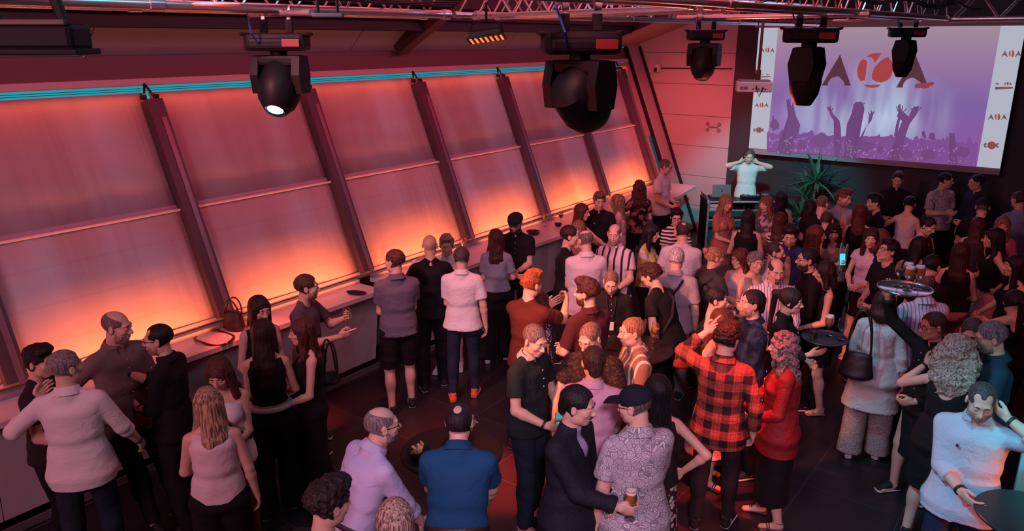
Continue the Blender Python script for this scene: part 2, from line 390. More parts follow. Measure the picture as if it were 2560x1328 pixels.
# hair: offsets of the skull with a face opening, or hanging curtains
def facecut(F, low=False, k=.012, w=.066):
    F.op(ell((0, .105, -.045 if not low else -.05), (w, .085, .115 if not low else .10)), k, 's')
def t_hair(kind):
    def go():
        big = kind in ('long', 'longwavy', 'longcurly', 'bigcurly', 'bob', 'wavybob', 'pony')
        if kind in ('buzz', 'short', 'crop', 'ring', 'quiff', 'curly', 'bun', 'slick', 'thin', 'balding', 'messy', 'updo'):
            pad = {'buzz': .0028, 'ring': .0028, 'crop': .007, 'short': .012, 'quiff': .012, 'curly': .020, 'bun': .010, 'slick': .012, 'thin': .005, 'balding': .008, 'messy': .018, 'updo': .012}[kind]
            F = head_field(.0052, pad=pad)
            F.op(ell((0, .118, -.022), (.080, .098, .114)), .010, 's')                       # face
            F.clip(lambda X, Y, Z: -(Z+.055+Y*.45)+0*X)                                         # nape
            for s in (-1, 1):
                F.op(ell((s*.085, -.004, -.012), (.022, .026, .036)), .005, 's')                   # ears
                F.op(ell((s*.07, .052, -.05), (.036, .060, .074)), .005, 's')
            if kind == 'ring': F.op(ell((0, .03, .12), (.072, .11, .075)), .004, 's')
            if kind == 'balding': F.op(ell((0, -.055, .125), (.032, .045, .03)), .008, 's'); F.op(ell((.0, .10, .105), (.05, .05, .035)), .008, 's')
            if kind == 'thin': F.op(ell((.040, .085, .085), (.030, .055, .042)), .008, 's'); F.op(ell((-.040, .085, .085), (.030, .055, .042)), .008, 's')
            if kind == 'quiff': F.op(ell((.01, .055, .108), (.052, .052, .034)), .02); F.op(ell((-.02, .02, .122), (.04, .06, .022)), .02)
            if kind in ('messy', 'curly'): F.op(ell((0, .03, .10), (.07, .075, .045)), .02)
            if kind == 'bun': F.op(ell((0, -.115, .085), (.040, .038, .038)), .008)
            if kind == 'updo': F.op(ell((0, -.10, .06), (.05, .045, .05)), .015)
            if kind == 'slick': F.op(ell((0, -.085, -.03), (.055, .04, .06)), .02)
            if kind in ('quiff', 'short', 'messy', 'slick', 'updo', 'bun'): F.disp(lambda X, Y, Z: (.0028 if kind != 'quiff' else .005)*noise(X, Y, Z, 130, (1, .35, .8)))
            if kind == 'curly': F.disp(lambda X, Y, Z: .009*noise(X, Y, Z, 120))
            if kind == 'messy': F.disp(lambda X, Y, Z: .006*noise(X, Y, Z, 90, (1, .6, .6)))
            return F.mesh()
        L = {'long': .42, 'longwavy': .40, 'longcurly': .40, 'bigcurly': .30, 'bob': .17, 'wavybob': .20, 'pony': .30}[kind]
        F = Fld((-.21, -.24, -.52), (.21, .17, .19), .0068)
        pad = .016 if kind != 'bigcurly' else .045
        F.op(ell((0, -.018, .032), (.073+pad, .094+pad, .083+pad)))
        F.op(ell((0, -.02, -.02), (.078, .080, .09)), .03)
        if kind == 'pony':
            F.clip(lambda X, Y, Z: -(Z+.05+Y*.5)+0*X)
            F.op(cap((0, -.09, .07), (0, -.155, .05), .026, .030), .02)
            F.op(ec((0, -.155, .05), (0, -.15, -.34), (.04, .03), (.022, .016)), .02)
        else:
            w = {'bigcurly': .150, 'longcurly': .115, 'bob': .092, 'wavybob': .105}.get(kind, .090)
            F.op(ec((0, -.045, 0), (0, -.105, -L*.72), (w*.95, .068), (w, .05)), .03)
            F.op(ec((0, -.105, -L*.6), (0, -.115, -L), (w*.98, .048), (w*.55, .022)), .03)
            for s in (-1, 1):
                e = (.078 if kind == 'long' else .095)
                F.op(ec((s*.066, .0, .03), (s*e, -.01 if L < .3 else .02, -min(L, .30)*.75), (.030, .045), (.030, .032)), .02)
            if kind == 'bigcurly':
                for s in (-1, 1): F.op(ell((s*.10, -.03, -.08), (.07, .09, .13)), .03)
        F.op(ell((0, .115, -.045), (.056, .098, .098)), .01, 's')
        F.op(ell((0, .12, -.22), (.06, .10, .14)), .02, 's')
        if kind in ('long', 'pony', 'bob'): F.disp(lambda X, Y, Z: .004*noise(X, Y, Z, 95, (1, 1, .09)))
        elif kind in ('longwavy', 'wavybob'): F.disp(lambda X, Y, Z: .007*noise(X+.01*np.sin(Z*32), Y, Z, 75, (1, 1, .30)))
        else: F.disp(lambda X, Y, Z: .015*noise(X, Y, Z, 85, (1, 1, .75)))
        return F.mesh()
    return T(('hair', kind), go)
def t_beard(full):
    def go():
        F = head_field(.0052, pad=.0028 if not full else .0075)
        F.clip(lambda X, Y, Z: np.maximum(Z+.050-.55*np.maximum(0, .045-Y), -(Y-.002)+0*Z)+0*X)
        F.op(ell((0, .10, -.0645), (.022, .03, .0095)), .004, 's'); F.op(ell((0, .11, -.016), (.034, .045, .032)), .006, 's')
        F.clip(lambda X, Y, Z: -(Z+.125)+0*X+0*Y)
        F.disp(lambda X, Y, Z: .0022*noise(X, Y, Z, 240)); return F.mesh()
    return T(('beard', full), go)
def t_small(kind):
    def go():
        F = Fld((-.15, -.17, -.11), (.15, .24, .18), .0052)
        if kind == 'goatee':
            F.op(ell((0, .074, -.088), (.022, .022, .030)), .01); F.op(cap((-.024, .088, -.054), (.024, .088, -.054), .007, .007), .008)
            F.op(ell((0, .10, -.067), (.018, .02, .007)), .004, 's')
        elif kind == 'moustache':
            F.op(cap((0, .094, -.050), (-.026, .082, -.058), .008, .005), .008); F.op(cap((0, .094, -.050), (.026, .082, -.058), .008, .005), .008)
        elif kind == 'cap':
            F.op(ell((0, -.018, .040), (.086, .108, .092)))
            F.clip(lambda X, Y, Z: -(Z-.022+Y*.18)+0*X)
            F.op(ec((0, .07, .036), (0, .178, .026), (.070, .010), (.060, .007), (1, 0, 0), (0, 0)), .008)
            F.op(ell((0, -.125, .03), (.03, .04, .026)), .003, 's')
        elif kind == 'capback':
            F.op(ell((0, -.018, .040), (.086, .108, .092))); F.clip(lambda X, Y, Z: -(Z-.022-Y*.10)+0*X)
            F.op(ec((0, -.09, .03), (0, -.17, -.0), (.066, .010), (.056, .007)), .008); F.op(ell((0, .10, .05), (.035, .04, .026)), .003, 's')
        elif kind == 'flatcap':
            F.op(ell((0, -.015, .052), (.094, .116, .066)), .01); F.op(ell((0, .06, .050), (.080, .070, .030)), .02)
            F.clip(lambda X, Y, Z: -(Z-.030+Y*.06)+0*X); F.op(ec((0, .09, .036), (0, .148, .026), (.060, .009), (.05, .007)), .006)
        return F.mesh()
    return T(('small', kind), go)
HP = {'relax': (.35, .5, .35, .4), 'grip': (.75, .95, .6, .9), 'open': (.08, .15, .1, .2), 'fist': (1.25, 1.35, .9, 1.1), 'point': (.9, 1.1, .7, .8)}
def t_hand(pose):
    def go():
        c = HP[pose]; F = Fld((-.085, -.035, -.10), (.10, .215, .05), .0044)
        F.op(cap((0, -.03, 0), (0, .02, 0), .026, .027)); F.op(ell((0, .052, 0), (.042, .052, .0155)), .012); F.op(ell((.022, .032, -.004), (.022, .032, .016)), .01)
        for i, x in enumerate((.030, .0105, -.0095, -.029)):
            L = [(.043, .026, .021), (.047, .030, .022), (.044, .028, .021), (.034, .021, .018)][i]; r = (.0088, .0090, .0086, .0076)[i]
            p = np.array((x, .086-.004*abs(i-1), 0.)); a = 0; sp = (x-.0)*(1.6 if pose == 'open' else .5)
            for q in range(3):
                cu = c[q]*(1+.08*i)
                if pose == 'point' and i == 0: cu = .08
                a += cu
                e = p+np.array((math.sin(sp)*math.cos(a), math.cos(sp)*math.cos(a), -math.sin(a)))*L[q]
                F.op(cap(p, e, r*(1-.08*q), r*(.94-.08*q)), .0035); p = e
        g = c[3]; p0 = np.array((.026, .018, -.004)); p1 = np.array((.050, .050, -.012-.010*g)); p2 = p1+np.array((.014-.016*g, .026, -.014*g)); p3 = p2+np.array((.006-.018*g, .020, -.010*g))
        F.op(cap(p0, p1, .016, .0125), .01); F.op(cap(p1, p2, .0115, .0102), .005); F.op(cap(p2, p3, .0102, .0088), .005)
        return F.mesh()
    return T(('hand', pose), go)
def t_shoe(kind, part):
    def go():
        F = Fld((-.065, -.10, -.012), (.065, .21, .17 if part == 'upper' else .06), .006)
        if part == 'sole':
            F.op(ec((0, -.055, .014), (0, .155, .014), (.036, .016), (.043, .016), (1, 0, 0))); F.clip(lambda X, Y, Z: np.maximum(Z-.026, -Z)+0*X+0*Y)
        elif part == 'heel':
            F.op(cap((0, -.05, 0), (0, -.05, .06), .012, .02, (1, 1))); F.op(ec((0, -.05, .056), (0, .06, .02), (.028, .008), (.036, .008))); F.op(ec((0, .06, .016), (0, .16, .012), (.038, .008), (.028, .007)))
        else:
            F.op(ec((0, -.052, .035), (0, .145, .032), (.032, .030), (.037, .026), (1, 0, 0))); F.op(cap((0, -.035, .045), (0, -.038, .105), .036, .036, (0, 1)), .03)
            F.op(cap((0, -.0, .07), (0, .09, .045), .032, .03), .02); F.clip(lambda X, Y, Z: -(Z-.012)+0*X+0*Y)
            for q in range(4): F.op(cap((-.022, .035+.019*q, .089-.0075*q), (.022, .035+.019*q, .089-.0075*q), .0045, .0045), .002)
        return F.mesh()
    return T(('shoe', kind, part), go)
_MD = {}
def tmesh(name, key, PQ, mat, parent, M):
    kk = (key, mat.name)
    if kk not in _MD:
        o = mk(name, PQ[0], PQ[1], mat, parent); _MD[kk] = o.data
    else:
        o = bpy.data.objects.new(name, _MD[kk]); COL.objects.link(o); o.parent = parent
    o.matrix_local = M; return o
DKHAIR = (.012, .009, .009); BRHAIR = (.045, .022, .014); LBHAIR = (.14, .072, .038); BLHAIR = (.36, .23, .12); GRHAIR = (.22, .20, .19); WHHAIR = (.55, .52, .50); GINGER = (.30, .085, .03); SKB = {0: (.62, .40, .30), 1: (.52, .31, .22), 2: (.40, .22, .145), 3: (.70, .48, .38)}; RDHAIR = (.055, .018, .014)
# ------------------------------------------------------------------ a person
def ik(S, Hd, l1, l2, hint):
    S = np.array(S, float); Hd = np.array(Hd, float); d = Hd-S; D = np.linalg.norm(d); mx = (l1+l2)*.995
    if D > mx: Hd = S+d/D*mx; D = mx; d = Hd-S
    D = max(D, .08); u = d/np.linalg.norm(d); a = (l1*l1-l2*l2+D*D)/(2*D); h = math.sqrt(max(l1*l1-a*a, 0))
    n = np.array(hint, float); n = n-u*(n@u); n = _n(n); return S+u*a+n*h, Hd
ARMS = {'down': ((.25, .03, .86), None, 'relax'), 'pocket': ((.19, .03, .93), (1, -.6, -.2), 'relax'), 'hold': ((.16, .30, 1.16), None, 'grip'), 'low': ((.13, .26, 1.03), None, 'grip'),
        'holdhigh': ((.17, .30, 1.30), None, 'grip'), 'akimbo': ((.20, -.02, 1.03), (1, -.5, -.1), 'relax'), 'fold': ((-.10, .22, 1.14), (1, .1, -.5), 'relax'), 'belly': ((.02, .25, 1.06), None, 'relax'),
        'back': ((.20, -.10, .88), (1, -.7, 0), 'relax'), 'talk': ((.18, .36, 1.28), None, 'open'), 'table': ((.14, .42, 1.08), (1, -.3, -.4), 'relax'), 'ear': ((.17, .07, 1.56), (1, .4, -.5), 'relax'), 'up': ((.10, .28, 1.95), (1, .2, -.1), 'open')}
def person(label, px, py, S, face, sex='m', g=1.0, top=None, bot=None, hair=('short', DKHAIR), arms=('down', 'down'), lean=0, head=(0, 0), tone=0, shoes=None, beard=None,
           glasses=None, extra=(), belly=0.0, z0=0.0, at=None, slean=0, step=.06, seat=None, detail=True, hatc=(.01, .01, .012)):
    s = S/1.75; fem = sex == 'f'
    W = at_z(px, py, S*(1-.44*(1-math.cos(math.radians(lean))))+z0) if at is None else Vector((at[0], at[1], 0))
    if at is None and lean:   # keep the head where the photograph has it
        pass
    phi = math.degrees(math.atan2(-W.y, -W.x)); rz = math.radians(phi+face-90)
    if lean:
        f = Vector((math.cos(rz+math.pi/2), math.sin(rz+math.pi/2))); off = math.sin(math.radians(lean))*.70*s; W = Vector((W.x-f.x*off, W.y-f.y*off, 0))
    root = empty('person', (W.x, W.y, z0), rz); tag(root, label, 'person', 'guests at the party')
    dist = W.length; h = min(.018, max(.0105, dist*.00155))
    # ---- skeleton, normalised to 1.75 m
    wm = (.86 if fem else 1.0)
    R = rot(0, lean, slean); piv = np.array((0, 0, .98))
    def B(p): return R@(np.array(p, float)-piv)+piv
    def D(v): return R@np.array(v, float)
    hx = .092 if not fem else .085
    if seat: 
        feet = seat; 
    else: feet = ((-.12, -step, .075), (.12, step, .075))
    hips = [np.array((-hx, 0, .91)), np.array((hx, 0, .91))]; legs = []
    for i in (0, 1):
        k, a = ik(hips[i], feet[i], .419, .421, (.15*(-1, 1)[i], 1, 0)); legs.append((hips[i], k, a))
    shx = .168 if not fem else .146
    shx *= (1+(g-1)*.5)
    A = []
    for i in (0, 1):
        sg = (-1, 1)[i]; q = arms[i]
        if isinstance(q, str): tgt, hint, hp = ARMS[q]; tgt = np.array((sg*tgt[0], tgt[1], tgt[2])); tgt = tgt if q in ('up',) else B(tgt); 
        else: tgt = np.array(q[0], float); hint = q[1] if len(q) > 1 else None; hp = q[2] if len(q) > 2 else 'relax'
        if hint is None: hint = (.55, -.55, -.8)
        hint = (sg*hint[0], hint[1], hint[2]); Sj = B((sg*shx, -.005, 1.395)); E, Wr = ik(Sj, tgt, .285, .25, hint); A.append((Sj, E, Wr, hp))
    hr = rot(head[0], head[1]+lean*.25); HC = B((0, .022, 1.545))+hr@np.array((0, .012, .09))
    def torso(F, e, hem=None, hw=None, k=.035, shw=0, low=.90, up=True):
        q = g; 
        F.op(ec(B((0, 0, .93)), B((0, 0, 1.03)), ((.158 if not fem else .165)*q+e, .108*q+e), ((.150 if not fem else .138)*q+e, .100*q+e), D((1, 0, 0))), k) if low < .95 else None
        F.op(ec(B((0, 0, 1.02)), B((0, 0, 1.17)), ((.140 if not fem else .118)*q+e, .096*q+e), ((.145 if not fem else .118)*q+e, .096*q+e), D((1, 0, 0))), k)
        F.op(ec(B((0, -.005, 1.18)), B((0, -.01, 1.34)), ((.148 if not fem else .122)*q+e, .100*q+e), ((.168 if not fem else .135)*q+e, .098*q+e), D((1, 0, 0))), k)
        if up:
            F.op(cap(B((-shx+.045, -.008, 1.395)), B((shx-.045, -.008, 1.395)), .056*(1 if not fem else .82)+e*.7, .056*(1 if not fem else .82)+e*.7), k)
            for sg in (-1, 1): F.op(cap(B((sg*.115, -.015, 1.415)), B((sg*.03, -.012, 1.475)), .030+e*.6, .040+e*.6), k)
        if belly: F.op(ell(B((0, .05, 1.06)), (.13*q+e, .075+belly+e, .13)), .05)
        if fem:
            for sg in (-1, 1): F.op(ell(B((sg*.062, .082, 1.275)), (.054+e*.7, .052+e*.7, .056+e*.7)), .035)
    # ---- body
    gr = 1+(g-1)*.7; ar = (1 if not fem else .84)*gr
    lo = np.array((-.45, -.45, .03)); hi = np.array((.45, .45, 1.62))
    pts = [x for a in A for x in a[:3]]+[x for l in legs for x in l]+[HC]
    lo = np.minimum(lo*[.6, .6, 1], np.min(pts, 0)-.12); hi = np.maximum(hi*[.6, .6, 1], np.max(pts, 0)+.12); hi[2] = max(hi[2], HC[2]-.02)
    F = Fld(lo, hi, h)
    torso(F, 0)
    F.op(cap(B((0, -.012, 1.44)), HC+hr@np.array((0, -.025, -.06)), (.054 if not fem else .043)*gr, (.052 if not fem else .042)*gr), .03)
    for a, k_, f_ in legs:
        F.op(cap(a, k_, .080*gr, .054*gr), .03); F.op(cap(k_, f_, .052*gr, .036), .02); m = k_*.68+f_*.32; F.op(ell(m+np.array((0, -.014, 0)), (.050*gr, .054*gr, .10)), .03)
    for i, (a, k_, w_, hp) in enumerate(A):
        F.op(cap(a, k_, .047*ar, .038*ar), .03); m = k_*.75+w_*.25; F.op(cap(k_, m, .038*ar, .040*ar), .02); F.op(cap(m, w_, .040*ar, .0265*ar), .02)
    if seat is None:
        for (a, k_, f_) in legs: F.op(cap(f_+np.array((0, -.02, -.03)), f_+np.array((0, .13, -.055)), .033, .026), .03)
    P, Q = F.mesh(); Ps = [P]; Qs = [Q]; nP = len(P)
    hP, hQ = t_head(fem); Ps.append(hP@hr.T+HC); Qs.append(hQ+nP); nP += len(hP)
    hands = []
    for i, (a, k_, w_, hp) in enumerate(A):
        sg = (-1, 1)[i]; d = _n(w_-k_)
        if arms[i] in ('hold', 'low', 'holdhigh'): d = _n(d+np.array((-sg*.5, .2, 0)))
        t = np.array((0, .55, 1.0)) if abs(d[2]) < .8 else np.array((-sg*.25, 1.0, 0)) if d[2] < 0 else np.array((-sg*.2, -1.0, 0)); t = _n(t-d*(t@d))
        n = np.cross(d, t) if sg < 0 else -np.cross(d, t)
        vP, vQ = t_hand(hp); sc_ = .90 if fem else 1.0
        M = np.stack([t, d, -n], 1); v = (vP*sc_)@M.T+w_
        q = vQ if np.linalg.det(M) > 0 else vQ[:, ::-1]
        Ps.append(v); Qs.append(q+nP); nP += len(v); hands.append(w_+d*.075*sc_+n*.03)
    body = mk('body', np.concatenate(Ps)*s, np.concatenate(Qs), skin(tone), root)
    HM = Matrix.Translation(Vector(HC*s)) @ Matrix(hr.tolist()).to_4x4() @ Matrix.Scale(s, 4)
    # ---- clothes
    def garment(name, build, mat, amp=.004, hh=None, lo2=None, hi2=None):
        G = Fld(lo-.05 if lo2 is None else lo2, hi+.05 if hi2 is None else hi2, hh or h); build(G)
        sd_ = int(px) % 7
        if amp: G.disp(lambda X, Y, Z: (amp*.8*noise(X, Y, Z, 20, (1, 1, .8), 4, sd_)+amp*1.5*(np.abs(noise(X, Y, Z, 15, (1, 1, 1.9), 3, sd_+1))-.35))*np.clip(1.5-.65*Z+0*X, .45, 1))
        p, q = G.mesh(); return mk(name, p*s, q, mat, root) if len(p) else None
    tp = dict(name='shirt', col=(.3, .3, .3), e=.016, sl=.62, hem=.86, neck='crew', loose=.0); tp.update(top or {})
    bt = dict(name='trousers', col=(.012, .012, .016), kind='slim'); bt.update(bot or {})
    def bld_top(G):
        e = tp['e']; sl = tp['sl']
        torso(G, e, k=.04, up=sl > 0)
        if sl <= 0: G.op(cap(B((-shx+.055, -.008, 1.40)), B((shx-.055, -.008, 1.40)), .050*(1 if not fem else .85)+e, .050*(1 if not fem else .85)+e), .03)
        hw = .160*g+e+tp['loose']; hz = tp['hem']
        if hz < 1.0: G.op(ec(B((0, 0, 1.06)), B((0, 0, max(hz-.03, .7))) if hz > .75 else np.array((0, 0, hz-.03)), ((.153 if not fem else .140)*g+e, .104*g+e+belly*.4), (hw+.006, .118*g+e+tp['loose']+belly*.3), D((1, 0, 0))), .03)
        if hz < .87: G.op(ec(B((0, 0, 1.0)), B((0, 0, .88)), (.158*g+e, .108*g+e+belly*.4), (.172*g+e+.010+tp['loose']*.6, .124*g+e+.008+tp['loose']*.5), D((1, 0, 0))), .03)
        if sl > 0:
            for a, k_, w_, hp in A:
                ru = .046*ar+e*.8
                if sl <= 1: G.op(cap(a, a+(k_-a)*sl, ru, .046*ar+e+.008, (0, 1)), .03)
                else:
                    G.op(cap(a, k_, ru, .040*ar+e*.9), .03); G.op(cap(k_, k_+(w_-k_)*(sl-1), .040*ar+e*.9, (.036 if sl < 1.8 else .030)*ar+e*.8, (0, 1)), .015)
                    cu = k_+(w_-k_)*(sl-1); dd = _n(w_-k_)
                    G.op(cap(cu-dd*.045, cu, .040*ar+e*.9, .040*ar+e*.9, (1, 1)), .004)
        nk = tp['neck']
        if nk in ('polo', 'shirt', 'blazer'):
            nb = B((0, -.012, 1.435)); nn = B((0, .004, 1.505)); G.op(cap(nb, nn, .066*(1 if not fem else .85)*gr+.006, .062*(1 if not fem else .85)*gr, (0, 1)), .01)
            if nk != 'polo': G.op(ell(B((0, .095, 1.50)), (.022, .06, .05)), .008, 's')
            G.op(ell(B((0, .10, 1.47)), (.022 if nk != 'blazer' else .04, .06, .07 if nk != 'blazer' else .16)), .006, 's')
        elif nk == 'v': G.op(ell(B((0, .11, 1.45)), (.045, .06, .09)), .008, 's')
        elif nk == 'crew': G.op(ell(B((0, .05, 1.49)), (.062, .075, .035)), .006, 's')
        elif nk in ('tank', 'scoop'):
            G.op(ell(B((0, .10, 1.44)), (.068, .07, .085)), .008, 's')
            if nk == 'tank': G.op(ell(B((0, -.10, 1.44)), (.065, .06, .07)), .008, 's')
        elif nk == 'strap':
            G.op(ell(B((0, .12, 1.44)), (.085, .10, .11)), .008, 's'); G.op(ell(B((0, -.13, 1.42)), (.085, .10, .13)), .008, 's')
        elif nk == 'oneshoulder': G.op(ell(B((-.10, .03, 1.47)), (.16, .2, .10), None), .01, 's')
        Rt = R.T
        def hc(X, Y, Z):
            x, y, z = X-piv[0], Y-piv[1], Z-piv[2]; zz = Rt[2][0]*x+Rt[2][1]*y+Rt[2][2]*z+piv[2]
            # arms may hang under the hem: only cut near the trunk axis
            xx = Rt[0][0]*x+Rt[0][1]*y+Rt[0][2]*z; r2 = np.sqrt(xx*xx+(Rt[1][0]*x+Rt[1][1]*y+Rt[1][2]*z)**2)
            return np.minimum(hz-zz, .27*g+.02-r2) if sl > 1 else hz-zz
        G.clip(hc)
        if tp.get('open'): G.op(ell(B((0, .17, 1.2)), (.05, .12, .36)), .01, 's')
    if tp['name']:
        to = garment(tp['name'], bld_top, fabric(tp['col'], tp.get('pat'), tp.get('col2', (0, 0, 0)), tp.get('rough', .85), tp.get('sc', 1)), tp.get('amp', .005), lo2=np.array((lo[0]-.04, lo[1]-.04, .55 if tp['hem'] > .6 else .25)), hi2=hi+.03)
        if tp.get('label'): to['label'] = tp['label']
        if tp['neck'] == 'blazer': garment('shirt', lambda G: (torso(G, .009), G.op(cap(B((0, -.012, 1.435)), B((0, .004, 1.500)), .066*gr, .060*gr, (0, 1)), .01), G.clip(lambda X, Y, Z: .95-Z+0*X+0*Y)), fabric((.34, .30, .46)), .003)
        nk = tp['neck']
        if nk in ('polo', 'shirt') and detail and dist < 10:
            cp, cq = T(('collar',), t_collar); cm = Matrix.Translation(Vector(B((0, -.004, 1.488))*s)) @ Matrix(R.tolist()).to_4x4() @ Matrix.Scale(s*(1 if not fem else .86)*gr, 4)
            tmesh('collar', 'collar', (cp, cq), fabric(tp.get('ccol', tp['col']), tp.get('pat'), tp.get('col2', (0, 0, 0))), to, cm)
            for q in range(3 if nk == 'polo' else 6):
                z = 1.40-.065*q
                if z < tp['hem']+.05: break
                bb = MB(); yy = .118*g+tp['e']+(belly*1.25 if z < 1.2 else 0); c = B((0, yy-(.012 if z > 1.35 else 0), z))*s; bb.box(c, (.009, .006, .009), .002); bb.build('button', plain('button', (.6, .55, .5), .4), to)
    if bt['name']:
        K = bt['kind']
        def bld_bot(G):
            w = {'slim': .010, 'reg': .016, 'loose': .024, 'wide': .03, 'shorts': .024, 'leggings': .006, 'flare': .014}.get(K, .012)
            if K != 'skirt':
                G.op(ec((0, 0, .90), B((0, 0, 1.035)), ((.158 if not fem else .166)*g+w, .112*g+w), ((.150 if not fem else .138)*g+.010, .100*g+.012+belly*.5), (1, 0, 0), (0, 1)), .03)
                for a, k_, f_ in legs:
                    if K == 'shorts': e_ = a+(k_-a)*.93; G.op(cap(a, e_, .084*gr+w, .070*gr+w, (0, 1)), .03)
                    else:
                        e_ = k_+(f_-k_)*{'leggings': .95, 'slim': .98}.get(K, 1.03)
                        G.op(cap(a, k_, .082*gr+w, .056*gr+w*(1 if K != 'wide' else 1.5)), .03)
                        mm = k_*.7+f_*.3; G.op(ell(mm+np.array((0, -.014, 0)), (.054*gr+w, .060*gr+w, .15)), .03)
                        G.op(cap(k_, e_, .056*gr+w*(1 if K != 'wide' else 1.5), {'slim': .050, 'reg': .062, 'loose': .072, 'wide': .115, 'flare': .10, 'leggings': .042}[K], (0, 1)), .02)
            else:
                G.op(ec(B((0, 0, 1.05)), (0, 0, .86), ((.14 if not fem else .125)*g+.012, .10*g+.012), (.158*g+.012, .115*g+.012), (1, 0, 0)), .03)
                z = bt.get('z', .5); G.op(ec((0, 0, .88), (0, 0, z), (.158*g+.012, .115*g+.012), (.165*g+bt.get('fl', .04), .13*g+bt.get('fl', .04)), (1, 0, 0), (0, 1)), .03)
            if bt.get('slit'): pass
        bo = garment(bt['name'], bld_bot, fabric(bt['col'], bt.get('pat'), bt.get('col2', (0, 0, 0)), bt.get('rough', .85), bt.get('sc', 1), bt.get('metal', 0)), .0045, lo2=np.array((lo[0]-.05, lo[1]-.06, .04)), hi2=np.array((hi[0]+.05, hi[1]+.05, 1.10)))
        if bt.get('label') and bo: bo['label'] = bt['label']
        if bt.get('belt'):
            G = Fld((-.24, -.22, .92), (.24, .24, 1.12), .008); e = .024+.010
            G.op(ec(B((0, 0, 1.005)), B((0, 0, 1.04)), (.150*g+e, .104*g+e+belly*.4), (.149*g+e, .102*g+e+belly*.4), D((1, 0, 0)), (1, 1)), .003)
            p, q = G.mesh(); b_ = mk('belt', p*s, q, plain('belt_leather', bt['belt'], .45), root); bk = MB(); bk.box(B((0, .104*g+e+belly*.4, 1.022))*s, (.045, .01, .036), .003); bk.build('buckle', plain('steel', (.6, .6, .6), .25, 1), b_)
    # ---- head things
    if hair:
        kind, hc = hair[0], hair[1]; kind = 'buzz' if any(x in extra for x in ('cap', 'capback', 'flatcap')) and kind not in ('ring', 'long') else kind; st = hair[2] if len(hair) > 2 else None
        if kind == 'buzz': hc = tuple(.55*a+.45*b*.55 for a, b in zip(hc, SKB[tone]))
        if kind == 'crop': hc = tuple(.8*a+.2*b*.5 for a, b in zip(hc, SKB[tone]))
        tmesh('hair', 'hair_'+kind, t_hair(kind), hairm(hc, kind in ('curly', 'bigcurly', 'longcurly', 'messy'), st), root, HM)
    bc = hair[1] if hair else (.10, .07, .06)
    if bc == WHHAIR: bc = GRHAIR
    if beard in ('full', 'stubble'): tmesh('beard', 'beard_'+beard, t_beard(beard == 'full'), hairm(tuple(a*.9+.08*b for a, b in zip(bc, SKB[tone])) if beard == 'full' else tuple(.18*a+.60*b for a, b in zip(bc, SKB[tone])), True), root, HM)
    elif beard: tmesh(beard, 'f_'+beard, t_small(beard), hairm(bc, True), root, HM)
    ff = (face+head[0]) % 360
    if detail and (ff < 150 or ff > 210):
        for sg in (-1, 1):
            em = MB(); em.lathe([(0, .0137), (.006, .0122), (.0115, .0065), (.0125, 0)], 10, R=Matrix.Rotation(-math.pi/2, 3, 'X')); 
            kk = ('eyeball',); 
            if kk not in _T:
                o_ = em.build('eye', eyem(), body, True); _T[kk] = o_.data
            else: o_ = bpy.data.objects.new('eye', _T[kk]); COL.objects.link(o_); o_.parent = body
            o_.matrix_local = HM @ Matrix.Translation((sg*.031, .0772, .0045))
            kb = ('brow', tuple(bc), sg)
            if kb not in _T:
                bm_ = MB(); bm_.tube([(sg*.013, .091, .0235), (sg*.030, .0895, .0285), (sg*.048, .073, .022)], [.0035, .0042, .002], 6); o_ = bm_.build('eyebrow', plain('eyebrow', [c*.6 for c in bc], .8), body, True); _T[kb] = o_.data
            else: o_ = bpy.data.objects.new('eyebrow', _T[kb]); COL.objects.link(o_); o_.parent = body
            o_.matrix_local = HM
        kl = ('lips', fem)
        if kl not in _T:
            G = Fld((-.04, .06, -.09), (.04, .12, -.04), .0035); G.op(cap((-.016, .088, -.060), (.016, .088, -.060), .0048, .0048)); G.op(cap((-.013, .087, -.0695), (.013, .087, -.0695), .0055, .0055), .002)
            p, q = G.mesh(); o_ = mk('lips', p, q, plain('lips', (.34, .09, .08) if fem else (.36, .15, .12), .4), body); _T[kl] = o_.data
        else: o_ = bpy.data.objects.new('lips', _T[kl]); COL.objects.link(o_); o_.parent = body
        o_.matrix_local = HM
    if glasses:
        kg = ('glasses', glasses)
        if kg not in _T:
            gm = MB()
            for sg in (-1, 1):
                gm.tube([(sg*.032+.024*math.cos(t), .098-.012*abs(math.cos(t))*(1 if sg*math.cos(t) > 0 else .2), .003+.019*math.sin(t)) for t in np.linspace(0, 2*math.pi, 17)[:-1]], .0022, 5, True)
                gm.tube([(sg*.056, .088, .008), (sg*.080, .05, .010), (sg*.084, -.01, .008), (sg*.080, -.03, -.006)], .0022, 5)
            gm.tube([(-.008, .104, .006), (.008, .104, .006)], .0022, 5); o_ = gm.build('glasses', plain('frame_black', (.01, .01, .01), .3), root, True); _T[kg] = o_.data
            if glasses == 'dark': pass
        else: o_ = bpy.data.objects.new('glasses', _T[kg]); COL.objects.link(o_); o_.parent = root
        o_.matrix_local = HM
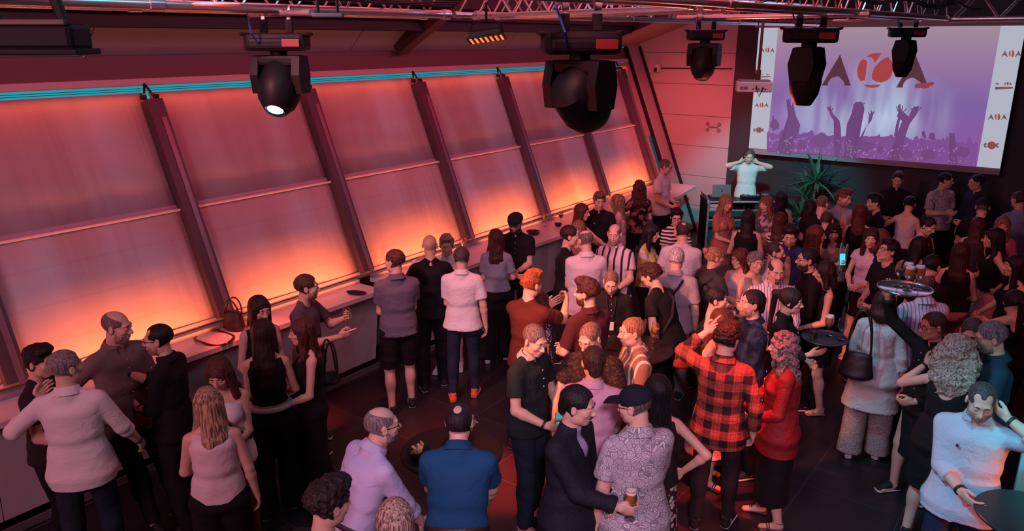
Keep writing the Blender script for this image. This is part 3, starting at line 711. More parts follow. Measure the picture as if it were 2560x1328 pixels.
    for x in extra:
        if x in ('cap', 'capback', 'flatcap'): tmesh('cap' if x != 'flatcap' else 'flat_cap', 'f_'+x, t_small(x), fabric(hatc), root, HM)
        elif x in ('watchL', 'watchR', 'bandL', 'bandR'):
            i = 0 if x.endswith('L') else 1; a, k_, w_, hp = A[i]; d = _n(w_-k_); c = w_-d*.02; G = MB(); M3 = Vector(d).to_track_quat('Z', 'Y').to_matrix()
            G.lathe([(.033*ar, -.010), (.036*ar, -.008), (.036*ar, .008), (.033*ar, .010)], 16, c*s, M3)
            nm = 'watch' if x[0] == 'w' else 'wristband'; w2 = G.build(nm, plain('strap', (.015, .015, .015), .5), root, True)
            if nm == 'watch': G = MB(); o3 = M3 @ Vector((.036*ar, 0, 0)); G.lathe([(0, -.004), (.017, -.003), (.017, .004), (0, .005)], 14, Vector(c*s)+o3, M3 @ Matrix.Rotation(math.pi/2, 3, 'Y')); G.build('watch_face', plain('steel', (.6, .6, .6), .25, 1), w2, True)
        elif x == 'strap':     # bag strap across the trunk
            Gs = MB(); L = [B((.11, -.03, 1.46)), B((.05, -.13*g, 1.36)), B((-.07, -.135*g-.01, 1.2)), B((-.17*g, -.06, 1.06)), B((-.17*g, .06, 1.06)), B((-.06, .145*g+.02, 1.2)), B((.06, .13*g+.02, 1.36))]; Gs.tube([p*s for p in L], .014, 6, True); Gs.build('bag_strap', fabric((.02, .02, .025)), root, True)
        elif x == 'headphones':
            G = MB(); G.tube([HM @ Vector((-.088, -.0, .0)), HM @ Vector((-.095, -.005, .06)), HM @ Vector((-.05, -.01, .128)), HM @ Vector((.05, -.01, .128)), HM @ Vector((.095, -.005, .06)), HM @ Vector((.088, 0, 0))], .007, 6)
            o_ = G.build('headphones', plain('frame_black', (.01, .01, .01), .3), root, True)
            for sg in (-1, 1): G = MB(); G.M = HM; G.lathe([(0, -.014), (.034, -.012), (.036, .010), (0, .014)], 16, (sg*.096, 0, -.002), Matrix.Rotation(math.pi/2, 3, 'Y')); G.build('ear_cup', plain('frame_black', (.01, .01, .01), .3), o_, True)
        elif x == 'emblem': G = MB(); G.box(B((.065, .108*g+tp['e']+.004, 1.325))*s, (.016, .012, .018), .003); G.build('emblem', plain('emblem', (.5, .5, .5) if tp['col'][0] < .2 else (.02, .02, .05), .5), root)
        elif x == 'lanyard':
            G = MB(); G.tube([p*s for p in (B((-.05, .02, 1.49)), B((-.045, .105, 1.40)), B((-.01, .135, 1.22)), B((.01, .135, 1.22)), B((.045, .105, 1.40)), B((.05, .02, 1.49)))], .006, 5); l_ = G.build('lanyard', fabric((.02, .02, .025)), root, True)
            G = MB(); G.box(B((0, .142, 1.16))*s, (.06, .005, .09), .002); G.build('badge', plain('badge', (.5, .5, .5), .5), l_)
    # ---- shoes
    sh = shoes or {'kind': 'sneaker', 'col': (.012, .012, .014), 'sole': (.6, .6, .6)}
    if sh.get('kind') != 'none':
        for i, (a, k_, f_) in enumerate(legs):
            sg = (-1, 1)[i]; pl = 0 if seat is None else 0
            zf = (f_[2]-.075)
            M = Matrix.Translation(Vector((f_[0], f_[1]+.0, max(zf, 0)))*s) @ Matrix.Rotation(math.radians(-sg*9), 4, 'Z') @ Matrix.Scale(s*(.90 if fem else 1), 4)
            if sh['kind'] == 'sneaker':
                o_ = tmesh('shoe', 'shoe_u', t_shoe('s', 'upper'), plain('shoe', sh['col'], .6), root, M); tmesh('sole', 'shoe_s', t_shoe('s', 'sole'), plain('sole', sh.get('sole', (.5, .5, .5)), .6), o_, Matrix())
            else:
                o_ = tmesh('sandal', 'shoe_h' if sh['kind'] == 'heel' else 'shoe_s', t_shoe('s', 'heel' if sh['kind'] == 'heel' else 'sole'), plain('shoe', sh['col'], .5), root, M)
                kb = ('sandalstrap', tuple(sh['col']))
                if kb not in _T:
                    G = MB()
                    for y, z, w in ((.085, .045, .040), (.105, .038, .042)): G.tube([(-w, y, .02), (-w*.7, y-.005, z+.016), (0, y-.008, z+.028), (w*.7, y-.005, z+.016), (w, y, .02)], .005, 5)
                    G.tube([(.045*math.cos(t), -.0+.045*math.sin(t)-.01, .095+.006*math.sin(t)) for t in np.linspace(0, 6.283, 15)[:-1]], .005, 5, True)
                    q = G.build('strap', plain('shoe', sh['col'], .5), o_, True); _T[kb] = q.data
                else: q = bpy.data.objects.new('strap', _T[kb]); COL.objects.link(q); q.parent = o_
    root['_h'] = 0; del root['_h']
    MW = Matrix.Translation((W.x, W.y, z0)) @ Matrix.Rotation(rz, 4, 'Z')
    root_info[label] = dict(root=root, hands=[MW @ Vector(q*s) for q in hands], MW=MW, s=s, B=B, A=A, HM=HM, HC=HC)
    return root_info[label]
root_info = {}
def t_collar():
    F = Fld((-.13, -.13, -.06), (.13, .14, .05), .0048)
    F.op(cap((0, -.014, -.040), (0, .004, .026), .096, .070, (1, 1)), .004); F.op(cap((0, -.014, -.07), (0, .008, .05), .090, .050), .003, 's'); F.op(ell((0, .095, .01), (.020, .07, .07), None), .006, 's')
    F.clip(lambda X, Y, Z: -(Z+.030-.25*np.abs(Y))+0*X); return F.mesh()
def eyem():
    if 'eye' in _mc: return _mc['eye']
    m, t, b = nt('eye'); setb(b, (.55, .5, .47), .25)
    tc = N(t, 'ShaderNodeTexCoord'); sp = N(t, 'ShaderNodeSeparateXYZ'); lk(t, tc.outputs['Object'], sp.inputs[0])
    v = N(t, 'ShaderNodeVectorMath'); v.operation = 'MULTIPLY'; v.inputs[1].default_value = (1, 0, 1); lk(t, tc.outputs['Object'], v.inputs[0])
    l = N(t, 'ShaderNodeVectorMath'); l.operation = 'LENGTH'; lk(t, v.outputs[0], l.inputs[0])
    r = N(t, 'ShaderNodeMapRange'); r.inputs['From Min'].default_value = .0062; r.inputs['From Max'].default_value = .0070; lk(t, l.outputs['Value'], r.inputs[0])
    x = N(t, 'ShaderNodeMix'); x.data_type = 'RGBA'; x.inputs[6].default_value = (.02, .012, .01, 1); x.inputs[7].default_value = (.5, .45, .42, 1)
    lk(t, r.outputs[0], x.inputs[0]); lk(t, x.outputs[2], b.inputs['Base Color']); _mc['eye'] = m; return m
# ------------------------------------------------------------------ the room
def WX(z): return -6.75-.406*(z-1.13)
def box_obj(name, c, d, mat, parent=None, b=0, R=None):
    m = MB(); m.box(c, d, b, R); return m.build(name, mat, parent)
def quadbox(name, pts, n, t, mat, parent=None):     # four corners, extruded by t along n
    m = MB(); n = Vector(n).normalized()*t; P = [Vector(p) for p in pts]
    m.add(P+[p+n for p in P], [(3, 2, 1, 0), (4, 5, 6, 7), (0, 1, 5, 4), (1, 2, 6, 5), (2, 3, 7, 6), (3, 0, 4, 7)]); return m.build(name, mat, parent)
WN = Vector((1, 0, .406)).normalized()
def floor_mat():
    m, t, b = nt('floor_tiles'); setb(b, (.02, .018, .022), .32, 0, .5)
    tc = N(t, 'ShaderNodeTexCoord'); mp = N(t, 'ShaderNodeMapping'); mp.inputs['Rotation'].default_value = (0, 0, .02); lk(t, tc.outputs['Object'], mp.inputs[0])
    br = N(t, 'ShaderNodeTexBrick'); br.offset = 0; br.inputs['Scale'].default_value = 1; br.inputs['Brick Width'].default_value = .8; br.inputs['Row Height'].default_value = .8
    br.inputs['Mortar Size'].default_value = .003; br.inputs['Color1'].default_value = (.020, .018, .023, 1); br.inputs['Color2'].default_value = (.026, .023, .029, 1); br.inputs['Mortar'].default_value = (.075, .07, .075, 1)
    lk(t, mp.outputs[0], br.inputs['Vector']); n = N(t, 'ShaderNodeTexNoise'); n.inputs['Scale'].default_value = 60; lk(t, tc.outputs['Object'], n.inputs['Vector'])
    x = N(t, 'ShaderNodeMix'); x.data_type = 'RGBA'; x.blend_type = 'MULTIPLY'; x.inputs[0].default_value = .5; lk(t, br.outputs[0], x.inputs[6]); lk(t, n.outputs[0], x.inputs[7]); lk(t, x.outputs[2], b.inputs['Base Color'])
    n2 = N(t, 'ShaderNodeTexNoise'); n2.inputs['Scale'].default_value = 3; lk(t, tc.outputs['Object'], n2.inputs['Vector']); r = N(t, 'ShaderNodeMapRange'); r.inputs['To Min'].default_value = .25; r.inputs['To Max'].default_value = .5
    lk(t, n2.outputs[0], r.inputs[0]); lk(t, r.outputs[0], b.inputs['Roughness']); return m
def blind_mat(kind):
    m, t, b = nt('roller_blind_fabric'); t.nodes.remove(b); o = t.nodes['Material Output']; tc = N(t, 'ShaderNodeTexCoord')
    df = N(t, 'ShaderNodeBsdfDiffuse'); tl = N(t, 'ShaderNodeBsdfTranslucent'); mx = N(t, 'ShaderNodeMixShader'); mx.inputs[0].default_value = .42
    tn = N(t, 'ShaderNodeTexNoise'); tn.inputs['Scale'].default_value = 1.0; tn.inputs['Detail'].default_value = 1; tm = N(t, 'ShaderNodeMapping'); tm.inputs['Scale'].default_value = (.3, 1.5, .35); lk(t, tc.outputs['Object'], tm.inputs[0]); lk(t, tm.outputs[0], tn.inputs['Vector'])
    tr_ = N(t, 'ShaderNodeMapRange'); tr_.inputs['From Min'].default_value = .38; tr_.inputs['From Max'].default_value = .62; tx = N(t, 'ShaderNodeMix'); tx.data_type = 'RGBA'; tx.inputs[6].default_value = (.10, .08, .09, 1); tx.inputs[7].default_value = (.85, .75, .85, 1); lk(t, tn.outputs[0], tr_.inputs[0]); lk(t, tr_.outputs[0], tx.inputs[0]); lk(t, tx.outputs[2], tl.inputs[0])  # uneven translucency paints in daylight patches and shadow bands from outside
    mp = N(t, 'ShaderNodeMapping'); mp.inputs['Scale'].default_value = (1, 3.2, .25); lk(t, tc.outputs['Object'], mp.inputs[0])
    n = N(t, 'ShaderNodeTexNoise'); n.inputs['Scale'].default_value = 1.4; n.inputs['Detail'].default_value = 3; lk(t, mp.outputs[0], n.inputs['Vector'])
    x = N(t, 'ShaderNodeMix'); x.data_type = 'RGBA'; x.inputs[6].default_value = (.70, .62, .64, 1); x.inputs[7].default_value = (.84, .76, .76, 1); lk(t, n.outputs[0], x.inputs[0])
    w = N(t, 'ShaderNodeTexWave'); w.bands_direction = 'Z'; w.inputs['Scale'].default_value = 1.05; w.inputs['Distortion'].default_value = 0; lk(t, tc.outputs['Object'], w.inputs['Vector'])
    r = N(t, 'ShaderNodeMapRange'); r.inputs['From Min'].default_value = .985; r.inputs['From Max'].default_value = 1; r.inputs['To Max'].default_value = .16 if kind else 0; lk(t, w.outputs[1], r.inputs[0])
    y = N(t, 'ShaderNodeMix'); y.data_type = 'RGBA'; y.inputs[7].default_value = (.3, .2, .22, 1); lk(t, r.outputs[0], y.inputs[0]); lk(t, x.outputs[2], y.inputs[6]); lk(t, y.outputs[2], df.inputs[0])
    bp = N(t, 'ShaderNodeBump'); bp.inputs['Strength'].default_value = .35; bp.inputs['Distance'].default_value = .05; mp2 = N(t, 'ShaderNodeMapping'); mp2.inputs['Scale'].default_value = (1, 9, .5); lk(t, tc.outputs['Object'], mp2.inputs[0])
    n2 = N(t, 'ShaderNodeTexNoise'); n2.inputs['Scale'].default_value = 1; lk(t, mp2.outputs[0], n2.inputs['Vector']); lk(t, n2.outputs[0], bp.inputs['Height']); lk(t, bp.outputs[0], df.inputs['Normal'])
    lk(t, df.outputs[0], mx.inputs[1]); lk(t, tl.outputs[0], mx.inputs[2]); lk(t, mx.outputs[0], o.inputs[0]); return m
M_pan = plain('wall_panel', (.42, .34, .35), .55); M_dark = plain('dark_wall', (.030, .026, .034), .6); M_blk = plain('black_paint', (.007, .006, .008), .5)
M_mull = plain('mullion_metal', (.09, .065, .085), .45, .3); M_beam = plain('steel_beam', (.028, .009, .009), .6); M_white = plain('white_laminate', (.62, .58, .60), .35)
M_alu = plain('aluminium', (.62, .60, .62), .28, .9); M_fix = plain('fixture_plastic', (.0055, .0055, .007), .5, 0, .12)
M_steel = plain('steel', (.6, .6, .6), .25, 1)
struct(box_obj('floor', (-1.5, 5.5, -.05), (13.5, 19.4, .1), floor_mat()))
struct(box_obj('ceiling', (-1.5, 5.5, 5.35), (14, 19.4, .1), plain('ceiling_paint', (.05, .035, .04), .8)))
struct(box_obj('wall_right', (5.1, 5.5, 2.65), (.1, 19.4, 5.3), M_dark)); struct(box_obj('wall_back', (-1.5, -4.1, 2.65), (13.5, .1, 5.3), M_dark))
struct(box_obj('wall_front', (-.22, 14.93, 2.65), (10.75, .1, 5.3), M_dark))
# far wall panels beside the screen
pz = [0, .52, 1.14, 1.75, 2.36, 2.98, 3.59, 4.25, 4.9]
pw = box_obj('wall_far', (-6.85, 14.97, 2.65), (2.45, .06, 5.3), M_blk); struct(pw)
m = MB()
for a, c in zip(pz[:-1], pz[1:]): m.box((-6.82, 14.91, (a+c)/2), (2.42, .05, c-a-.008), .002)
m.build('wall_panels', M_pan, pw)
# sloping window wall
Y0, Y1 = -3.9, 14.3
struct(quadbox('wall_left', [(-6.97, Y0, 0), (-6.97, 14.9, 0), (-6.97, 14.9, 1.10), (-6.97, Y0, 1.10)], (-1, 0, 0), .12, M_pan)); struct(quadbox('trim_70', [(-6.97, Y0, 1.06), (-6.755, Y0, 1.06), (-6.755, 14.3, 1.06), (-6.97, 14.3, 1.06)], (0, 0, 1), .05, M_pan))
f1 = struct(quadbox('trim_1', [(WX(3.40), Y0, 3.40), (WX(3.40), 14.9, 3.40), (WX(3.46), 14.9, 3.46), (WX(3.46), Y0, 3.46)], WN, .03, plain('trim_paint', (.60, .46, .46), .5)))
fz = struct(quadbox('trim_2', [(WX(3.46)-.01, Y0, 3.46), (WX(3.46)-.01, 14.9, 3.46), (WX(3.69), 14.9, 3.69), (WX(3.69), Y0, 3.69)], -WN, .05, plain('fascia_paint', (.16, .09, .10), .6)))
ys = [-3.9, -1.0, 1.35, 3.66, 7.0, 10.3, 13.6]
for i, (a, c) in enumerate(zip(ys[:-1], ys[1:])):
    struct(quadbox('trim_%d' % (i+3), [(-7.79, a+.006, 3.69), (-7.79, c-.006, 3.69), (-7.50, c-.006, 3.955), (-7.50, a+.006, 3.955)], (-.7, 0, .7), .04, plain('soffit_panel', (.15, .18, .25), .6)))
struct(quadbox('trim_9', [(-7.81, 13.6, 3.71), (-7.81, 14.9, 3.71), (-6.2, 14.9, 4.28), (-6.2, 13.6, 4.28)], (-.3, 0, 1), .05, plain('soffit_red_lit', (.40, .22, .22), .55)))  # red light on this soffit is put into its base colour
struct(box_obj('trim_10', (-7.35, 4.9, 4.02), (.30, 17.6, .12), M_blk)); struct(box_obj('trim_11', (-7.15, 4.9, 4.16), (.12, 17.6, .14), M_beam)); struct(box_obj('trim_12', (-7.0, 4.9, 4.36), (.5, 17.6, .24), M_blk))
struct(quadbox('trim_13', [(-7.85, Y0, 3.7), (-7.85, 14.9, 3.7), (-8.0, 14.9, 5.35), (-8.0, Y0, 5.35)], (-1, 0, 0), .06, M_blk))
# diagonal steel members under the roof
for yy in (7.85, 1.2):
    m = MB(); a = Vector((-7.72, yy, 3.74)); c = Vector((-5.6, yy+.3, 5.1)); d = (c-a).normalized(); R = d.to_track_quat('Z', 'Y').to_matrix()
    m.box((a+c)/2, (.22, .20, (c-a).length), .004, R)
    o = m.build('trim_%d' % (14 if yy > 5 else 15), M_beam); struct(o)
# windows: a glass pane, its mullion, brackets and two roller blinds per bay
MY = [-1.68+1.94*k for k in range(9)]; MY = [-3.62]+MY
blind_lo, blind_up = blind_mat(1), blind_mat(0)
pane_m = glassm((.92, .98, 1.0), .12)
for i, my in enumerate(MY):
    y2 = MY[i+1] if i+1 < len(MY) else 14.28
    w = struct(quadbox('window_%d' % (i+1), [(WX(1.1)-.12, my, 1.1), (WX(1.1)-.12, y2, 1.1), (WX(3.41)-.12, y2, 3.41), (WX(3.41)-.12, my, 3.41)], -WN, .01, pane_m))
    m = MB(); m.M = Matrix.Identity(4)
    for z in (3.352, 3.372): m.box((WX(z)-.05, (my+y2)/2, z), (.02, y2-my-.02, .004))
    m.build('glazing_bar', M_blk, w)
    if i < len(MY)-1:
        for nm, z0, z1, off, mt, gap in (('blind', 2.235, 3.335, .00, blind_up, .012), ('blind', 1.14, 2.232, .035, blind_lo, .07 if i == 4 else .02)):
            m = MB(); n = 14; V = []; 
            for a in range(n+1):
                for q in (0, 1):
                    z = z0 if q == 0 else z1; y = my+.03+(y2-my-.03-gap)*a/n; V.append((WX(z)+off+.004*math.sin(a*1.3+i+z0), y, z))
            F_ = [(2*a, 2*a+2, 2*a+3, 2*a+1) for a in range(n)]
            o = finish('roller_blind', V, F_, mt); sd = o.modifiers.new('s', 'SOLIDIFY'); sd.thickness = .0025
            tag(o, '', 'blind', 'roller blinds on the sloping windows')
            o['label'] = ('pale %s roller blind in the %s window bay counted from the left picture edge' % ('upper' if z0 > 2 else 'lower', ['first', 'second', 'third', 'fourth', 'fifth', 'sixth', 'seventh'][i-2]) if i > 1 else 'pale %s roller blind in a window bay beyond the left picture edge' % ('upper' if z0 > 2 else 'lower'))
            hb = MB(); R = Matrix.Rotation(-math.atan(.406), 3, 'Y'); hb.box((WX(z0)+off+.006, (my+y2)/2+.005-gap/2, z0), (.022, y2-my-.03-gap, .035), .003, R); hb.build('hem_bar', plain('hem_bar', (.42, .34, .40), .4), o)
        if i >= 0:
            m = MB(); m.tube([(WX(2.21)+.062, my+.03, 2.212), (WX(2.21)+.062, y2-.03, 2.212)], .013, 10); tagb = m.build('trim_%d' % (20+i), plain('ledge', (.85, .80, .78), .5)); struct(tagb)
    else:
      for q_, za, zb, yb in ((31, 1.1, 1.95, y2-.03), (32, 1.955, 3.39, 14.42)): struct(quadbox('trim_%d' % q_, [(WX(za), my+.1, za), (WX(za), yb, za), (WX(zb), yb, zb), (WX(zb), my+.1, zb)], WN, .02, plain('panel_end', (.46, .33, .33), .6)))
    mu = quadbox('mullion', [(WX(1.12), my-.085, 1.12), (WX(1.12), my+.085, 1.12), (WX(3.235), my+.085, 3.235), (WX(3.235), my-.085, 3.235)], WN, .13, M_mull)
    mu.name = 'trim_%d' % (40+i); struct(mu)
    quadbox('centre_cover', [(WX(1.14)+.135, my+.005, 1.14), (WX(1.14)+.135, my+.055, 1.14), (WX(3.1)+.135, my+.055, 3.1), (WX(3.1)+.135, my+.005, 3.1)], WN, .012, plain('cover_metal', (.20, .15, .19), .35, .3), mu)
    m = MB(); 
    for dy in (-.05, .05): m.tube([(WX(3.22)+.06, my+dy*.6, 3.20), (WX(3.3)+.05, my+dy, 3.30), (WX(3.40)+.03, my, 3.42)], .012, 8); m.lathe([(0, -.02), (.03, -.02), (.03, .02), (0, .02)], 14, (WX(3.3)+.06, my+dy*1.3, 3.30), Matrix.Rotation(math.pi/2, 3, 'X'))
    m.build('bracket', M_blk, mu, True)
# end pier with its dark joints, last glass slot
pier = struct(quadbox('trim_50', [(WX(.0), 14.42, 0), (WX(.0), 14.88, 0), (WX(3.74), 14.88, 3.74), (WX(3.74), 14.42, 3.74)], WN, .10, plain('pier_paint', (.40, .34, .36), .5)))
struct(quadbox('trim_51', [(WX(0)+.02, 14.36, 0), (WX(0)+.02, 14.42, 0), (WX(3.7)+.02, 14.42, 3.7), (WX(3.7)+.02, 14.36, 3.7)], WN, .06, M_blk))
struct(quadbox('trim_52', [(WX(0)+.1, 14.82, 0), (WX(0)+.1, 14.88, 0), (WX(3.7)+.1, 14.88, 3.7), (WX(3.7)+.1, 14.82, 3.7)], WN, .05, M_blk))
# LED strips: uplights behind the counters, a strip under the top trim
for i in range(len(MY)-1):
    ym = (MY[i]+MY[i+1])/2
    light('AREA', 'sill_uplight', (-6.54, ym, 1.115), (-6.98, ym, 1.62), (1, .165, .05), 12.5, 1.50, .10)
    light('SPOT', 'sill_spot_uplight', (-6.45, ym+.25, 1.09), (-6.93, ym+.20, 1.65), (1, .23, .06), 8, .16, angle=130, blend=1)
light('AREA', 'top_strip_light', (WX(3.36)+.09, 5.1, 3.345), (WX(3.1), 5.1, 3.1), (1, .13, .05), 13, 18.2, .02)
# ------------------------------------------------------------------ bar counters
def counter(y0, y1, xf0, xf1, label):
    r = empty('bar_counter', (-6.5, (y0+y1)/2, 0)); tag(r, label, 'counter', 'white bar counters')
    def rel(v): return (v[0]+6.5, v[1]-(y0+y1)/2, v[2])
    def qb(name, pts, n, t, m): return quadbox(name, [rel(p) for p in pts], n, t, m, r)
    qb('worktop', [(-6.70, y0, 1.0), (xf0, y0, 1.0), (xf1, y1, 1.0), (-6.70, y1, 1.0)], (0, 0, 1), .05, M_white)
    qb('upstand', [(-6.70, y0, 1.05), (-6.63, y0, 1.05), (-6.63, y1, 1.05), (-6.70, y1, 1.05)], (0, 0, 1), .05, plain('upstand', (.20, .20, .26), .4))
    n = max(2, int((y1-y0)/1.25))
    for k in range(n):
        a = y0+(y1-y0)*k/n+.004; c = y0+(y1-y0)*(k+1)/n-.004; xa = xf0+(xf1-xf0)*k/n; xc = xf0+(xf1-xf0)*(k+1)/n
        qb('front_panel', [(xa-.10, a, 1.0), (xc-.10, c, 1.0), (xc-.20, c, .14), (xa-.20, a, .14)], (1, 0, 0), .02, plain('counter_front', (.50, .47, .50), .3))
    qb('kick_rail', [(xf0-.13, y0, .0), (xf1-.13, y1, .0), (xf1-.13, y1, .10), (xf0-.13, y0, .10)], (1, 0, 0), .02, plain('kick', (.25, .25, .28), .25, .6))
    qb('edge_strip', [(xf0-.105, y0, .03), (xf1-.105, y1, .03), (xf1-.105, y1, .042), (xf0-.105, y0, .042)], (1, 0, 0), .01, plain('chrome', (.8, .8, .8), .12, 1))
    return r
counter(-3.6, 5.92, -6.24, -6.24, 'long white bar counter below the left blinds, black handbag on it')
counter(6.15, 10.9, -6.10, -5.88, 'white bar counter below the middle blinds, wine glasses near the flat cap man')
# far pointed counter end
r = empty('bar_counter', (-6.3, 12.8, 0)); tag(r, 'far end of the white counter, pointed tip beside the man in the white polo', 'counter', 'white bar counters')
m = MB(); P = [(-6.70, 10.92), (-5.88, 10.92), (-5.80, 13.0), (-5.98, 14.28), (-6.95, 14.28)]; m.prism([(x+6.3, y-12.8) for x, y in P], (0, 0, 1.0), (1, 0, 0), (0, 1, 0), (0, 0, 1), .05); m.build('worktop', M_white, r)
m = MB(); m.prism([(x+6.3, y-12.8) for x, y in [(-6.65, 10.95), (-6.0, 10.95), (-5.95, 12.9), (-6.6, 13.2)]], (0, 0, 0), (1, 0, 0), (0, 1, 0), (0, 0, 1), 1.0); m.build('front_panel', plain('counter_front', (.50, .47, .50), .3), r)
# wall sensor and its conduit
r = empty('wall_speaker', (-7.2, 14.85, 3.28)); tag(r, 'small wall mounted sensor box with a dark conduit on the pink panels', 'sensor')
box_obj('housing', (0, -.04, 0), (.10, .14, .16), plain('sensor_white', (.55, .45, .45), .4), r, .01); box_obj('lens', (-.02, -.115, -.03), (.06, .02, .08), M_blk, r)
m = MB(); m.tube([(.05, 0, .0), (1.55, 0, .02)], .012, 6); m.build('conduit', M_blk, r)
r = empty('wall_bracket', (-5.95, 14.86, 2.16)); tag(r, 'little dark four-legged bracket mounted on the pink wall panels', 'bracket')
m = MB(); m.box((0, 0, 0), (.2, .02, .02), .002)
for a in (-.12, .12):
    for c in (-.06, .06): m.lathe([(0, -.01), (.035, -.01), (.035, .01), (0, .01)], 10, (a, 0, c), Matrix.Rotation(math.pi/2, 3, 'X'))
m.build('plate', plain('bracket_paint', (.24, .12, .12), .5), r)
# pillar at the right edge
m = MB(); m.box((.45, 6.55, 2.6), (.8, .8, 5.2), .01); struct(m.build('trim_60', plain('pillar_white', (.62, .64, .64), .5)))
# ------------------------------------------------------------------ projection screen
SY = 14.6
scr = empty('projection_screen', (-3.02, SY, 2.9)); tag(scr, 'large projection screen with purple concert picture and red and dark logo', 'screen')
def PX(x, y, o=0):
    p = at_y(x, y, SY-o); return (p.x+3.02, -o, p.z-2.9)
box_obj('screen_cloth', (0, .03, -.005), (4.15, .02, 2.33), plain('screen_cloth', (.30, .22, .26), .6), scr)
box_obj('screen_case', (0, .04, 1.22), (4.3, .12, .12), plain('screen_case', (.45, .28, .30), .5), scr)
def pic_mat():
    m, t, b = nt('projected_picture'); setb(b, (.1, .1, .1), .8); tc = N(t, 'ShaderNodeTexCoord'); O = tc.outputs['Object']
    sp = N(t, 'ShaderNodeSeparateXYZ'); lk(t, O, sp.inputs[0])
    g = N(t, 'ShaderNodeMapRange'); g.inputs['From Min'].default_value = -1.0; g.inputs['From Max'].default_value = 1.1; lk(t, sp.outputs[2], g.inputs[0])
    cr = N(t, 'ShaderNodeValToRGB'); el = cr.color_ramp.elements; el[0].position = 0; el[0].color = (.26, .085, .36, 1); el[1].position = 1; el[1].color = (.36, .26, .33, 1)
    e = el.new(.45); e.color = (.20, .12, .36, 1); e = el.new(.72); e.color = (.30, .17, .36, 1); lk(t, g.outputs[0], cr.inputs[0])
    mp = N(t, 'ShaderNodeMapping'); mp.inputs['Rotation'].default_value = (0, .25, 0); mp.inputs['Scale'].default_value = (1.5, 1, .28); mp.inputs['Location'].default_value = (.3, 0, 0); lk(t, O, mp.inputs[0])
    n = N(t, 'ShaderNodeTexNoise'); n.inputs['Scale'].default_value = 1.6; n.inputs['Detail'].default_value = 2; lk(t, mp.outputs[0], n.inputs['Vector'])
    v = N(t, 'ShaderNodeVectorMath'); v.operation = 'MULTIPLY_ADD'; v.inputs[1].default_value = (.62, 0, 1.0); v.inputs[2].default_value = (.05, 0, .28); lk(t, O, v.inputs[0])
    l = N(t, 'ShaderNodeVectorMath'); l.operation = 'LENGTH'; lk(t, v.outputs[0], l.inputs[0]); r = N(t, 'ShaderNodeMapRange'); r.inputs['From Min'].default_value = .15; r.inputs['From Max'].default_value = .95; r.inputs['To Min'].default_value = 1; r.inputs['To Max'].default_value = 0; lk(t, l.outputs['Value'], r.inputs[0])
    r2 = N(t, 'ShaderNodeMapRange'); r2.inputs['From Min'].default_value = .36; r2.inputs['From Max'].default_value = .56; lk(t, n.outputs[0], r2.inputs[0])
    ml = N(t, 'ShaderNodeMath'); ml.operation = 'MULTIPLY'; lk(t, r.outputs[0], ml.inputs[0]); lk(t, r2.outputs[0], ml.inputs[1])
    x = N(t, 'ShaderNodeMix'); x.data_type = 'RGBA'; x.inputs[7].default_value = (.48, .60, .78, 1); lk(t, ml.outputs[0], x.inputs[0]); lk(t, cr.outputs[0], x.inputs[6])
    lk(t, x.outputs[2], b.inputs['Emission Color']); b.inputs['Emission Strength'].default_value = .95; return m
def flat(name, poly, col, o, st=1.0, parent=None, mat=None):
    """flat coloured shape of the projected picture, poly in metres (x, z) on the screen"""
    bm = bmesh.new(); vs = [bm.verts.new((x, -o, z)) for x, z in poly]; f = bm.faces.new(vs); bmesh.ops.triangulate(bm, faces=[f]); me = bpy.data.meshes.new(name); bm.to_mesh(me); bm.free()
    me.materials.append(mat or emis('projected', col, st)); ob = bpy.data.objects.new(name, me); COL.objects.link(ob); ob.parent = parent or scr; return ob
def px2(L):
    r = []
    for x, y in L: p = PX(x, y); r.append((p[0], p[2]))
    return r
flat('projected_picture', [(-1.73, -1.06), (1.74, -1.06), (1.74, 1.15), (-1.73, 1.15)], None, 0, mat=pic_mat())
for a, c in ((-2.08, -1.73), (1.74, 2.07)): flat('white_banner', [(a, -1.06), (c, -1.06), (c, 1.15), (a, 1.15)], (.50, .52, .62), 0, .85)
def merged(name, polys, col, o, st=1.0):
    bm = bmesh.new()
    for poly in polys:
        vs = [bm.verts.new((x, -o, z)) for x, z in poly]; f = bm.faces.new(vs)
    bmesh.ops.triangulate(bm, faces=bm.faces[:]); me = bpy.data.meshes.new(name); bm.to_mesh(me); bm.free(); me.materials.append(emis('projected', col, st)); ob = bpy.data.objects.new(name, me); COL.objects.link(ob); ob.parent = scr; return ob
